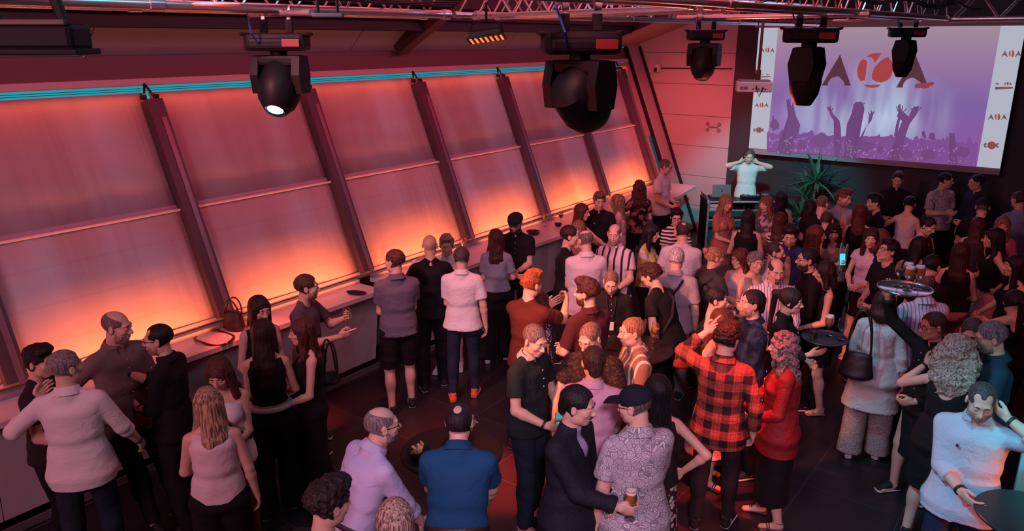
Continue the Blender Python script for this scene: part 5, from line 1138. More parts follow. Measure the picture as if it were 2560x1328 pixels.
P('bearded man with red-brown wavy hair and dark red shirt facing away left', 1475, 702, 1.80, -142, top=SHIRT((.065, .015, .015), .8), bot=TR(), hair=('messy', RDHAIR), beard='full', arms=('low', 'belly'), head=(34, 2))
P('young man with buzz cut smiling in dark patterned polo', 1485, 800, 1.78, -10, g=1.05, top=POLO((.055, .028, .024), pat='mesh', col2=(.02, .012, .012), ccol=(.05, .03, .03)), bot=TR(), hair=('buzz', (.14, .07, .045)), arms=(((-.22, .30, 1.0), None, 'relax'), ((.24, .22, .95), None, 'relax')), head=(-22, 22))
P('man with short blond crop in tan shirt with thin white stripes', 1592, 795, 1.73, -70, g=1.04, top=SHIRT((.26, .13, .08), .75, pat='vstripe', col2=(.68, .60, .52), sc=.45, hem=.84, loose=.02), bot=TR(), hair=('crop', (.30, .12, .05)), arms=('low', 'belly'), head=(0, 4))
p37 = P('grey-haired man in black polo with white piping looking at his phone', 1325, 808, 1.77, 52, g=1.04, top=POLO((.010, .017, .020), ccol=(.35, .33, .33)), bot=TR(JN), hair=('crop', (.12, .10, .11)), arms=('low', 'low'), head=(-12, 16), extra=('bandR',), shoes=CS)
P('man from behind in pink polo with thick brown hair', 1485, 872, 1.75, 176, g=1.05, top=POLO((.62, .36, .46), hem=.86, loose=.02), bot=TR(BG, 'reg'), hair=('slick', (.05, .022, .018)), arms=('belly', 'belly'), head=(18, 0))
p39 = P('black-haired man with moustache in dark blazer holding a beer', 1430, 965, 1.80, 62, g=1.10, top=dict(name='blazer', col=(.010, .011, .020), neck='blazer', sl=1.92, hem=.72, loose=.045, rough=.75), bot=TR(BK), hair=('slick', (.012, .010, .012)), beard='moustache', arms=('belly', ((.06, .36, 1.08), None, 'grip')), head=(12, 8), belly=.03, shoes=BS)
P('man in dark cap and glasses with patterned pale shirt, seen from behind', 1602, 975, 1.78, -152, g=1.12, top=SHIRT((.58, .54, .58), .72, pat='floral', col2=(.20, .20, .24), hem=.78, loose=.045), bot=TR(BG), hair=('ring', (.12, .09, .08)), glasses='thin', arms=('down', 'belly'), head=(44, 10), extra=('cap',), hatc=(.008, .010, .022))
P('woman with sleek black hair and spotted skirt behind the man in the cap', 1648, 945, 1.68, -172, 'f', top=TANK((.015, .012, .015)), bot=SK((.03, .02, .018), .45, pat='spots', col2=(.55, .46, .38)), hair=('long', (.010, .009, .012)), arms=('akimbo', 'akimbo'), head=(10, 0))
P('man from behind in red and black plaid shirt raising his left hand', 1818, 815, 1.76, 172, g=1.05, top=SHIRT((.32, .075, .05), 1.72, pat='plaid', sc=.75, col2=(.02, .012, .018), hem=.78, loose=.035), bot=TR((.022, .015, .018), 'slim'), hair=('curly', DKHAIR), arms=(((-.20, .30, 1.56), (.9, .1, -.5), 'point'), ((.26, .02, .90), None, 'relax')), head=(-22, 0), shoes=SN)
P('brown-haired woman in white top with black trim behind the plaid shirt man', 1800, 773, 1.65, 70, 'f', top=TANK((.62, .50, .42)), bot=SK((.60, .50, .50), .35, fl=.10), hair=('longwavy', (.12, .030, .018)), arms=('belly', 'low'), head=(4, 6), shoes=BHL)
P('woman with dark hair in a bun and black top facing right', 1785, 720, 1.66, 84, 'f', top=TANK(BK, neck='scoop'), bot=TR(), hair=('bun', (.018, .014, .018)), arms=('low', 'belly'), head=(0, 4))
P('man with slick dark hair and navy floral shirt, big silver watch', 1888, 727, 1.77, -68, g=1.05, top=SHIRT((.010, .018, .045), 1.4, pat='blot', col2=(.03, .05, .10)), bot=TR(BK), hair=('slick', (.022, .012, .012)), beard='stubble', arms=('belly', ((.10, .36, 1.24), None, 'fist')), head=(0, -6), extra=('watchR',))
P('woman with shoulder-length curly grey hair in red jacket and black skirt', 1972, 833, 1.68, -82, 'f', g=1.14, top=dict(name='jacket', col=(.22, .016, .020), neck='shirt', sl=1.85, hem=.72, loose=.03, rough=.55), bot=SK(BK, .24, fl=.0), hair=('longcurly', (.05, .045, .045), (.30, .28, .28)), arms=('low', ((.14, .30, .98), None, 'relax')), head=(4, 0), shoes=dict(kind='sandal', col=(.05, .04, .04)))
p47 = P('waitress with long ponytail and black shirt carrying a black tray', 1970, 722, 1.69, 80, 'f', top=dict(name='shirt', col=BK, neck='shirt', sl=1.8, hem=.9), bot=TR(), hair=('pony', (.022, .012, .012)), arms=('belly', ((.10, .27, 1.18), None, 'open')), head=(0, 4))
P('bald man with grey goatee in white and blue striped shirt', 1940, 645, 1.77, 14, g=1.15, belly=.05, top=SHIRT((.62, .58, .62), 1.4, pat='vstripe', col2=(.16, .16, .40), sc=1.3, loose=.03), bot=TR(), hair=('ring', (.06, .045, .04)), beard='goatee', arms=('low', 'belly'), head=(4, 10))
P('blonde woman with curly bun and dark grey tee, seen from behind', 1782, 620, 1.68, 138, 'f', g=1.05, top=TS((.035, .035, .042)), bot=TR(), hair=('bun', (.42, .22, .12)), arms=('low', 'low'), head=(-20, 0), extra=('strap',))
P('auburn-haired woman with glasses in pale sleeveless top', 1856, 622, 1.61, -34, 'f', g=1.14, top=TANK((.45, .50, .60), neck='scoop', hem=.88), bot=TR(), hair=('wavybob', (.10, .025, .016)), glasses='thin', arms=('fold', 'fold'), head=(-12, 6))
P('balding bearded man in light tee turned away towards the right', 1932, 605, 1.7, 96, top=TS((.42, .40, .46)), bot=TR(), hair=('thin', (.045, .032, .03)), beard='full', arms=('low', 'belly'), head=(-10, 4))
p52 = P('smiling dark-haired young man in open navy shirt holding a glass', 1980, 558, 1.81, 0, top=SHIRT((.020, .035, .13), 1.4, open=True), bot=TR(), hair=('messy', DKHAIR), arms=(((-.18, .34, 1.12), None, 'grip'), 'belly'), head=(-4, 20))
P('bearded man with dark glasses and black shirt facing left', 2030, 622, 1.78, -74, g=1.06, top=SHIRT(BK, 1.5), bot=TR(), hair=('short', DKHAIR), beard='full', glasses='thin', arms=('low', 'belly'), head=(0, 0))
P('dark-haired woman in black sleeveless dress with platform sandals', 2072, 655, 1.67, -74, 'f', top=DRESS(BK, .60, 0, 'v'), bot=NO, hair=('wavybob', (.02, .012, .012)), arms=('low', 'belly'), head=(0, 2), shoes=SD)
P('blonde woman in red floral dress near the equipment table', 1812, 487, 1.68, 48, 'f', top=DRESS((.26, .04, .04), .5, .7, 'v', pat='floral', col2=(.45, .22, .15), sc=.8, loose=.05), bot=NO, hair=('longwavy', (.26, .11, .055), BLHAIR), arms=('low', 'belly'), head=(-10, 8))
P('woman with waist-length black hair and black top seen from behind', 1872, 526, 1.68, 176, 'f', g=1.1, top=TANK(BK, neck='scoop'), bot=TR(), hair=('long', (.014, .010, .012)), arms=('low', 'low'))
P('laughing fair-haired woman in patterned blouse beside the equipment table', 1920, 490, 1.69, -28, 'f', g=1.05, top=dict(name='blouse', col=(.10, .08, .10), pat='blot', col2=(.45, .4, .42), neck='v', sl=.6, hem=.9), bot=TR(), hair=('longwavy', (.22, .09, .05)), arms=('belly', 'low'), head=(-6, 6))
P('woman with long black hair blocking the right end of the equipment table', 1955, 478, 1.63, 172, 'f', top=TANK(BK), bot=TR(), hair=('long', (.012, .010, .014)), arms=('low', 'low'))
P('small brown-haired woman with striped straps seen from behind', 1950, 533, 1.62, 168, 'f', top=TANK((.02, .02, .02), pat='hstripe', col2=Wt), bot=TR(), hair=('long', (.08, .025, .02)), arms=('low', 'low'))
P('man with shaved head and broad black shirt seen from behind', 2057, 490, 1.77, 166, g=1.18, top=TS(BK, loose=.02), bot=TR(), hair=('buzz', (.06, .04, .04)), arms=('low', 'low'), head=(-25, 0))
P('brown-haired man in pale blue overshirt and white tee facing right', 2106, 473, 1.79, 34, top=SHIRT((.40, .38, .52), 1.8, open=True), bot=TR(GY), hair=('quiff', (.14, .06, .04)), beard='stubble', arms=('low', 'belly'), head=(24, 8))
P('dark-haired woman half hidden left of the man with shaved head', 2026, 500, 1.58, 130, 'f', top=TANK(BK), bot=TR(), hair=('wavybob', DKHAIR), arms=('low', 'low'))
p63 = P('woman with straight red-brown hair holding a lit phone', 2037, 565, 1.68, 98, 'f', top=TANK(BK), bot=TR(), hair=('long', (.13, .028, .02)), arms=(((-.10, .34, 1.24), None, 'grip'), 'low'))
P('smiling woman with long black curls and camisole holding a phone', 2086, 558, 1.61, 2, 'f', top=TANK((.30, .16, .16), neck='strap'), bot=SK(), hair=('longcurly', (.014, .010, .012)), arms=('belly', 'low'), head=(5, 10))
P('dark-haired man in black tee facing left towards the brown-haired woman', 2196, 487, 1.72, -68, top=TS(BK), bot=TR(), hair=('messy', DKHAIR), arms=('low', 'low'), head=(0, 4))
P('woman with long reddish hair and bare shoulders seen from behind', 2152, 512, 1.69, 178, 'f', top=TANK(BK), bot=TR(), hair=('long', (.10, .024, .018)), arms=('low', 'low'))
P('brown-haired man in black shirt standing alone before the dark wall', 2247, 428, 1.80, 6, top=SHIRT(BK, 1.8), bot=TR(), hair=('quiff', (.06, .03, .025)), arms=('down', 'low'), head=(-8, 16))
P('man in pale floral short-sleeved shirt under the screen corner', 2362, 432, 1.79, 42, g=1.1, top=SHIRT((.55, .46, .48), .8, pat='floral', col2=(.22, .20, .24), sc=.5, hem=.84, loose=.03), bot=TR(), hair=('short', DKHAIR), arms=('belly', ((.12, .28, 1.16), None, 'relax')), head=(46, 4))
P('man in dark blue shirt in the shadow at the far right', 2450, 437, 1.80, -52, g=1.1, top=SHIRT((.015, .022, .06), 1.7), bot=TR(), hair=('short', DKHAIR), arms=('low', 'down'), head=(-10, 6))
P('dark-haired woman in white halter top with hand on hip', 2275, 492, 1.66, 165, 'f', top=TANK((.55, .48, .52), neck='strap'), bot=SK(), hair=('updo', DKHAIR), arms=('akimbo', 'low'), head=(0, 5))
P('man in backwards cap and black tee seen from behind', 2460, 498, 1.78, 176, g=1.05, top=TS(BK), bot=TR(), hair=('buzz', DKHAIR), arms=('low', 'low'), extra=('cap',), hatc=(.02, .012, .012))
P('smiling woman with dark updo and black bra straps turned right', 2313, 540, 1.66, 48, 'f', g=1.12, top=TANK(BK, neck='strap'), bot=TR(), hair=('updo', DKHAIR), arms=('low', 'low'), head=(10, 22))
P('young woman in lilac ruffled top, black skirt and white heeled sandals', 2182, 570, 1.68, -10, 'f', top=dict(name='ruffled_top', col=(.58, .46, .58), neck='scoop', sl=.25, hem=.92, loose=.03), bot=SK(BK, .60, fl=.02), hair=('long', (.05, .018, .016)), arms=('belly', 'low'), head=(8, 6), tone=3, shoes=HL)
P('man with glasses and black tee tilting his head back', 2226, 602, 1.73, -50, g=1.06, top=TS(BK), bot=TR(), hair=('messy', DKHAIR), glasses='thin', arms=('low', 'belly'), head=(-5, -14))
p75 = P('woman with long dark hair looking at a phone beyond the silver tray', 2298, 594, 1.66, 172, 'f', top=TANK(BK), bot=TR(), hair=('long', DKHAIR), arms=('low', ((.16, .36, 1.30), None, 'grip')), head=(-25, 10))
P('woman with long straight brown hair, black vest and pink trousers', 2405, 610, 1.70, 178, 'f', top=TANK(BK, hem=.98), bot=TR((.48, .32, .34), 'wide'), hair=('long', (.045, .016, .014)), arms=('low', 'low'))
P('dark-haired woman in black sleeveless top and long pale skirt, hand on hip', 2498, 572, 1.71, -74, 'f', top=TANK(BK, hem=.98), bot=SK((.45, .33, .36), .08, fl=.10), hair=('longwavy', DKHAIR), arms=('akimbo', 'low'), head=(5, 6))
P('laughing blonde woman in pink cardigan at the right', 2510, 542, 1.66, -4, 'f', top=dict(name='cardigan', col=(.42, .12, .18), neck='v', sl=1.8, hem=.9), bot=TR(), hair=('long', LBHAIR, BLHAIR), arms=('low', 'low'), head=(8, 6))
P('man in light blue shirt cut by the right edge of the frame', 2556, 480, 1.79, -140, g=1.05, top=SHIRT((.25, .32, .50), 1.7), bot=TR(), hair=('short', (.05, .03, .03)), arms=('low', 'down'), head=(10, 0))
P('woman with long hair and dark top behind the backwards cap man', 2447, 545, 1.62, 165, 'f', top=TANK((.03, .02, .03)), bot=TR(), hair=('longwavy', (.06, .02, .02)), arms=('low', 'low'))
P('bald man in blue and white striped shirt behind the silver tray', 2322, 685, 1.74, -152, g=1.1, top=SHIRT((.50, .55, .68), .8, pat='vstripe', col2=(.12, .22, .42), sc=1.1, loose=.03), bot=TR(BK), hair=('ring', (.13, .08, .07)), arms=('low', 'belly'), head=(12, 8))
P('woman in long pale turquoise shirt with black shoulder bag, seen from behind', 2215, 728, 1.68, 176, 'f', g=1.1, top=dict(name='long_shirt', col=(.40, .50, .52), neck='crew', sl=1.5, hem=.58, loose=.07), bot=TR((.36, .36, .36), 'wide', pat='mesh', col2=(.2, .2, .2), sc=2.2), hair=('bob', (.03, .014, .014)), arms=('low', 'down'), shoes=WS)
p83 = P('waiter with glasses in black shirt holding a silver tray overhead', 2348, 780, 1.72, -42, top=SHIRT(BK, 1.9), bot=SK(BK, .42, fl=.0), hair=('crop', DKHAIR), glasses='thin', arms=('low', ((.34, .22, 1.80), (1, .3, 0), 'open')), head=(-10, 8), tone=1)
P('dark buzz-cut man whose face shows behind the big curly hair', 2440, 790, 1.72, -8, top=TS((.012, .02, .03)), bot=TR(), hair=('crop', DKHAIR), arms=('low', 'low'), head=(0, 22))
P('grey-haired man with sunglasses on his head and dark blue jacket', 2505, 808, 1.79, -78, g=1.08, top=SHIRT((.010, .035, .055), 1.85, loose=.02), bot=TR((.35, .05, .03)), hair=('short', (.16, .16, .17)), beard='stubble', arms=('low', 'belly'), head=(6, 16))  # red light on the trousers is put into their colour
P('woman with big light curly hair and black strap dress, arm raised to hair', 2396, 852, 1.71, 168, 'f', g=1.05, top=DRESS(BK, .5, 0, 'strap'), bot=NO, hair=('bigcurly', (.16, .085, .06), (.55, .40, .30)), arms=(((-.24, .22, 1.42), (.9, -.2, -.9), 'relax'), 'low'), head=(10, 12), extra=('bandL',))
P('man in pale shirt touching his ear at the lower right', 2462, 950, 1.77, -6, g=1.12, top=SHIRT((.42, .48, .54), 1.45, hem=.80, loose=.045), bot=TR(NV), hair=('thin', (.07, .06, .06)), beard='stubble', arms=('ear', ((-.02, .26, 1.08), None, 'relax')), head=(14, 20), extra=('bandL', 'watchR', 'emblem'), shoes=SN)
# bottom edge
P('curly-haired man whose head cuts the bottom edge, black top', 800, 1215, 1.78, 135, top=TS(BK), bot=TR(), hair=('curly', (.022, .014, .014)), arms=('low', 'low'), head=(-20, 8))
P('woman with blond highlights at the bottom edge seen from above', 985, 1262, 1.68, 176, 'f', top=TANK(BK), bot=TR(), hair=('long', (.16, .08, .06), (.60, .42, .34)), arms=('low', 'low'))
P('bald bearded man with glasses in lavender shirt leaning on the table', 962, 1020, 1.76, 118, g=1.10, belly=.02, top=SHIRT((.50, .44, .62), 1.45, hem=.93, loose=.015), bot=TR(BG, 'reg', belt=(.03, .015, .012)), hair=('ring', (.24, .17, .16)), beard='full', glasses='thin', lean=24, arms=('table', 'table'), head=(-14, -6))
P('man with thinning crown in bright blue polo leaning on the table', 1148, 1010, 1.78, 174, g=1.08, top=POLO((.008, .060, .145), hem=.93), bot=TR(BG, 'reg', belt=(.03, .015, .012)), hair=('balding', (.022, .014, .016)), lean=24, arms=('table', 'table'), head=(-4, -8))
# the disc jockey
dj = P('disc jockey in white tee holding headphones to both ears', 1873, 372, 1.78, 6, top=TS((.60, .62, .60), loose=.01), bot=TR(), hair=('crop', (.06, .05, .05)), arms=(((-.155, .075, 1.52), (1, .15, -.75), 'relax'), ((.155, .075, 1.52), (1, .15, -.75), 'relax')), head=(4, 18), extra=('headphones',), z0=.15, tone=3)
# a few more heads deep in the crowd
for lab, x, y, S_, f_, sx_, hr_, c_ in (
 ('dark-haired man between the cap man and the pink wall of guests', 2330, 640, 1.70, 150, 'm', ('short', DKHAIR), BK),
 ('woman with black hair at the right edge in dark dress', 2548, 640, 1.68, -60, 'f', ('long', (.014, .01, .012)), BK),
 ('short dark-haired guest behind the woman with red-brown hair', 2068, 530, 1.68, 160, 'm', ('crop', DKHAIR), BK),
 ('auburn-haired woman beside the lilac ruffled top', 2200, 575, 1.66, 120, 'f', ('bob', (.14, .04, .025)), BK),
 ('woman with tied dark hair and white shoes near the right pillar', 2545, 730, 1.68, -150, 'f', ('pony', DKHAIR), BK),
 ('grey curly-haired woman behind the auburn woman with glasses', 1888, 632, 1.60, 30, 'f', ('curly', GRHAIR), GY)):
    P(lab, x, y, S_, f_, sx_, top=TS(c_) if sx_ == 'm' else TANK(c_), bot=TR(), hair=hr_, arms=('low', 'low'))
# ------------------------------------------------------------------ tables, glasses and small things
def round_table(x, y, z, R, label, col=(.012, .010, .014)):
    r = empty('round_table', (x, y, 0)); tag(r, label, 'table'); M_ = plain('table_black', col, .35)
    m = MB(); m.lathe([(0, z-.028), (R-.012, z-.028), (R, z-.018), (R, z-.008), (R-.008, z), (0, z)], 48); m.build('tabletop', M_, r, True)
    m = MB(); m.lathe([(.035, .03), (.030, .3), (.030, z-.05), (.09, z-.028)], 20); m.build('pedestal', M_, r, True)
    m = MB(); m.lathe([(0, 0), (.24, 0), (.24, .012), (.10, .03), (0, .035)], 32); m.build('base', M_, r, True); return r
round_table(-3.02, 6.02, 1.08, .36, 'tall round black table in the middle with wine glasses and a tablet')
round_table(-3.20, 3.62, 1.06, .36, 'tall round black table between the lavender and blue shirts, snacks on it', (.006, .005, .007))
round_table(-3.35, 8.95, 1.06, .30, 'round black table in the crowd behind the blonde woman with bun')
rt_ = at_z(2578, 1292, 1.1); round_table(rt_.x, rt_.y, 1.1, .30, 'dark teal round table cut by the lower right corner', (.008, .03, .035))
gl = glassm(); _G = {}
def drink(kind, loc, label, group=None):
    def mkk():
        r = empty('wine_glass' if kind in ('white', 'red', 'empty') else 'beer_glass' if kind == 'beer' else 'tumbler', (0, 0, 0))
        if kind in ('white', 'red', 'empty', 'beer'):
            bw = MB(); bw.lathe([(.004, .085), (.022, .095), (.036, .12), (.040, .145), (.036, .18), (.031, .205)], 20); f = finish('bowl', bw.V, [q for q in bw.F if len(q) == 4], gl, r)
            st = MB(); st.lathe([(.034, 0), (.034, .003), (.006, .008), (.0045, .02), (.0045, .08), (.006, .088)], 16); st.build('stem', gl, r, True)
            if kind != 'empty':
                top = .15 if kind != 'beer' else .19; lq = MB(); pr = [(.003, .088), (.020, .097), (.034, .12), (.038, .145)]
                if kind == 'beer': pr += [(.035, .18)]
                lq.lathe(pr+[(0, pr[-1][1])], 20); lq.build('wine' if kind != 'beer' else 'beer', plain('liquid_'+kind, {'white': (.75, .50, .18), 'red': (.06, .004, .008), 'beer': (.55, .20, .03)}[kind], .15), r, True)
                if kind == 'beer': fo = MB(); fo.lathe([(0, .18), (.0355, .18), (.034, .196), (0, .198)], 20); fo.build('foam', plain('foam', (.75, .65, .58), .8), r, True)
        else:
            bw = MB(); bw.lathe([(.030, .002), (.034, .10)], 20); finish('glass_wall', bw.V, [q for q in bw.F if len(q) == 4], gl, r)
            bs = MB(); bs.lathe([(0, 0), (.030, 0), (.030, .006), (0, .006)], 20); bs.build('glass_base', gl, r)
            lq = MB(); lq.lathe([(0, .007), (.028, .007), (.031, .065), (0, .065)], 20); lq.build('drink', plain('liquid_'+kind, {'cola': (.05, .012, .01), 'spritz': (.6, .16, .04)}[kind], .15), r, True)
        return r
    if kind not in _G: o = _G[kind] = mkk()
    else: o = copy_tree(_G[kind])
    o.location = loc; tag(o, label, 'glass', 'glasses held and standing around the bar'); return o
def held(info, i, kind, label, dz=-.12):
    h = info['hands'][i]; return drink(kind, h+Vector((0, 0, dz)), label)
held(p9, 0, 'white', 'glass of white wine held by the man in dark grey tee'); held(p10, 0, 'red', 'glass of red wine held by the long brown-haired woman', -.11)
held(p6, 0, 'cola', 'tumbler held by the woman with the pale pink top', -.05); held(p17, 1, 'spritz', 'tumbler raised by the man with ginger quiff', -.05)
held(p26, 1, 'red', 'glass of red wine held by the tall man in white polo'); held(p39, 1, 'beer', 'stemmed beer glass held by the man in the dark blazer', -.08); held(p52, 0, 'spritz', 'short glass held by the young man in navy shirt', -.05)
for k, x, y, lab in (('white', -6.50, 7.70, 'glass of white wine standing on the counter near the flat cap man'), ('white', -6.45, 9.62, 'glass of white wine on the far part of the counter'), ('red', -6.38, 9.95, 'glass of red wine on the far part of the counter')): drink(k, (x, y, 1.05), lab)
for k, x, y, lab in (('beer', -3.12, 6.26, 'beer glass at the back of the middle table'), ('white', -2.92, 6.24, 'half full wine glass on the middle table'), ('empty', -2.86, 6.10, 'nearly empty wine glass in front on the middle table'), ('cola', -3.05, 6.10, 'dark tumbler with straw in the middle of the table')): drink(k, (x, y, 1.08), lab)
# trays
def tray(p, R, mat, label):
    r = empty('serving_tray', p); tag(r, label, 'tray'); m = MB(); m.lathe([(0, -.006), (R*.9, -.006), (R, .012), (R*.985, .014), (R*.88, .0), (0, .0)], 48); m.build('dish', mat, r, True)
    m = MB(); m.tube([(R*.99*math.cos(t), R*.99*math.sin(t), .013) for t in np.linspace(0, 6.283, 41)[:-1]], .005, 6, True); m.build('rim', mat, r, True); return r
tp_ = at_z(2062, 848, 1.25); tray(tp_, .20, plain('tray_black', (.015, .018, .030), .35), 'round black tray of drinks held by the ponytailed waitress')
drink('cola', tp_+Vector((-.09, -.03, 0)), 'dark drink in a tumbler on the black tray'); drink('beer', tp_+Vector((-.0, .10, 0)), 'beer glass with foam on the black tray'); drink('empty', tp_+Vector((.12, .06, 0)), 'clear wine glass on the black tray')
ts_ = at_z(2262, 724, 1.93); tray(ts_, .205, plain('tray_silver', (.62, .60, .62), .16, .95), 'round silver tray with beers held high by the waiter')
drink('beer', ts_+Vector((.02, -.01, 0)), 'front beer glass on the silver tray'); drink('beer', ts_+Vector((.08, .06, 0)), 'right beer glass on the silver tray'); drink('beer', ts_+Vector((-.01, .09, 0)), 'back beer glass on the silver tray'); drink('red', ts_+Vector((-.06, .05, 0)), 'red wine glass at the left on the silver tray')
# table snacks
def bowl(p, R, label, fill=None):
    r = empty('bowl', p); tag(r, label, 'bowl'); m = MB(); m.lathe([(R*.45, 0), (R*.8, .02), (R, .055), (R*.96, .055), (R*.75, .024), (0, .012)], 28); m.build('bowl_shell', plain('bowl_black', (.015, .015, .02), .25), r, True); return r
bw_ = at_z(1038, 1138, 1.08); bowl((-3.33, 3.42, 1.06), .085, 'black bowl holding crisps on the lower table'); bowl((-3.20, 3.62, 1.06), .075, 'empty black bowl beside the little plant')
rr = random.Random(9)
for k in range(9):
    m = MB(); a = rr.uniform(0, 6.3); q = rr.uniform(0, .045); m.lathe([(0, .004), (.014, .001), (.022, .006)], 10, (-3.33+q*math.cos(a), 3.42+q*math.sin(a), 1.095+.006*k), Matrix.Rotation(rr.uniform(-.7, .7), 3, 'X') @ Matrix.Rotation(rr.uniform(-.7, .7), 3, 'Y'), sy=.7)
    tag(m.build('crisp', plain('crisp', (.60, .38, .14), .6), None, True), 'thin golden crisp in the black bowl on the lower table', 'crisp', 'crisps in the bowl')
r = empty('potted_plant', (-3.28, 3.86, 1.06)); tag(r, 'small grey-leaved potted plant on the lower table', 'plant'); m = MB(); m.lathe([(.03, 0), (.042, .06), (.038, .06), (0, .052)], 18); m.build('pot', plain('pot', (.05, .05, .05), .5), r, True)
def leaves(m, c, R, n, rnd, w=.012, l=.03):
    for k in range(n):
        a = rnd.uniform(0, 6.3); e = rnd.uniform(.1, 1.4); d = Vector((math.cos(a)*math.cos(e), math.sin(a)*math.cos(e), math.sin(e))); p = Vector(c)+d*R*rnd.uniform(.4, 1); s_ = d.cross(Vector((0, 0, 1))).normalized()*w
        m.add([p, p+d*l*.5+s_, p+d*l, p+d*l*.5-s_], [(0, 1, 2, 3)])
m = MB(); leaves(m, (0, 0, .06), .09, 220, rr, .008, .022); m.build('foliage', plain('grey_leaf', (.30, .33, .28), .6), r)
# tablet, ashtray and phone
for p, d, a, lab, c in (((-2.86, 5.88, 1.085), (.15, .10, .008), .5, 'dark tablet with pale edge on the middle table', (.02, .02, .03)), ((-3.16, 5.90, 1.085), (.13, .12, .02), .2, 'dark menu holder on the middle table', (.03, .015, .015))):
    o = box_obj('tablet', (0, 0, 0), d, plain('tablet', c, .2), None, .003); o.location = p; o.rotation_euler = (0, 0, a); tag(o, lab, 'tablet' if 'tablet' in lab else 'menu')
def phone(p, rz, tilt, label, em=None):
    r = empty('phone', p, rz); r.rotation_euler = (tilt, 0, rz); tag(r, label, 'phone'); box_obj('case', (0, 0, 0), (.075, .15, .009), plain('phone_case', (.015, .015, .02), .3), r, .003); box_obj('display', (0, 0, .0055), (.068, .14, .001), em or plain('screen_off', (.02, .02, .02), .1), r)
ph = (p37['hands'][0]+p37['hands'][1])/2; phone(ph+Vector((0, 0, .02)), YAW, .25, 'turquoise lit phone held by the grey-haired man in black polo', emis('phone_lit', (.02, .35, .38), .9))
phone(p63['hands'][0]+Vector((0, 0, .05)), YAW, 1.3, 'cyan glowing phone held by the red-brown-haired woman', emis('phone_lit2', (.05, .7, .8), 1.2)); phone(p75['hands'][1]+Vector((0, 0, .03)), YAW, .9, 'phone held beyond the silver tray', plain('screen_off', (.2, .15, .16), .1))
bowl((-6.32, 9.10, 1.05), .11, 'large black bowl on the counter behind the flat cap man'); o = bowl((-6.30, 9.75, 1.05), .06, 'small black ashtray on the counter near the wine glasses')
r = empty('snack_plate', (-6.36, 5.62, 1.05), .3); tag(r, 'dark oval plate on the counter left of the blue-grey polo man', 'plate'); m = MB(); m.lathe([(0, .002), (.10, .004), (.13, .022), (.125, .024), (.09, .010), (0, .008)], 28, sy=.5); m.build('dish', M_blk, r, True)
# handbag on the counter
def bag(name, p, rz, size, label, handle=True, col=(.012, .010, .013), hl=.16):
    r = empty(name, p, rz); tag(r, label, 'bag'); s_ = size; F_ = Fld((-s_, -s_*.6, -.02), (s_, s_*.6, s_*1.5), .012)
    F_.op(ec((0, 0, .04), (0, 0, s_*.95), (s_*.62, s_*.34), (s_*.50, s_*.14))); F_.disp(lambda X, Y, Z: .006*noise(X, Y, Z, 22)); F_.clip(lambda X, Y, Z: -Z+0*X+0*Y); p_, q_ = F_.mesh(); mk('bag_body', p_, q_, plain('bag_leather', col, .45), r)
    for sg in (-1, 1):
        m = MB(); m.tube([(s_*.42*math.cos(t), sg*s_*.12+sg*.02*math.sin(t), s_*.85+hl*math.sin(t)) for t in np.linspace(0, math.pi, 12)], .008, 6); m.build('strap', plain('bag_leather', col, .45), r, True)
    return r
bag('handbag', (-6.50, 4.12, 1.05), .4, .20, 'black handbag lying on the left counter'); m = MB(); m.tube([(-6.45+.22*math.cos(t), 3.86+.16*math.sin(t), 1.062+.012*math.sin(3*t)) for t in np.linspace(0, 6.2, 26)], .011, 6); o = m.build('bag_strap', plain('bag_leather', (.012, .010, .013), .45), None, True); tag(o, 'black strap looped on the counter before the handbag', 'strap')
q = root_info['woman in long pale turquoise shirt with black shoulder bag, seen from behind']['MW']
bag('shoulder_bag', q @ Vector((-.13, -.25, .90)), q.to_euler().z, .24, 'black shoulder bag hanging by the turquoise shirt', hl=.46)
q = p10['MW']; bag('shoulder_bag', q @ Vector((.10, -.19, .98)), 1.3, .14, 'black bag hanging behind the long brown-haired woman with red wine', hl=.30)
q = root_info['brown-haired woman in white top with black trim behind the plaid shirt man']['MW']; bag('shoulder_bag', q @ Vector((.02, -.30, 1.02)), .5, .13, 'small red bag hanging left of the plaid shirt', col=(.20, .018, .016), hl=.13)
q = root_info['woman with shoulder-length curly grey hair in red jacket and black skirt']['MW']; bag('shoulder_bag', q @ Vector((.27, .06, .70)), 1.4, .16, 'taupe flat bag at the hip of the red jacket woman', col=(.14, .09, .08), hl=.3)
q = root_info['young woman in lilac ruffled top, black skirt and white heeled sandals']['MW']; bag('shoulder_bag', q @ Vector((.30, -.05, .92)), 1.4, .13, 'pale blue bag beside the lilac ruffled top', col=(.30, .38, .48), hl=.4)
q = root_info['bald man in pink and black striped polo holding a blue cap']; hP_ = q['hands'][0]; cp_, cq_ = t_small('cap'); o = mk('cap', cp_, cq_, fabric((.10, .12, .30)), None); o.location = hP_+Vector((0, 0, -.08)); o.rotation_euler = (.5, .3, 1.2); tag(o, 'blue cap held by the bald man in striped polo', 'cap')
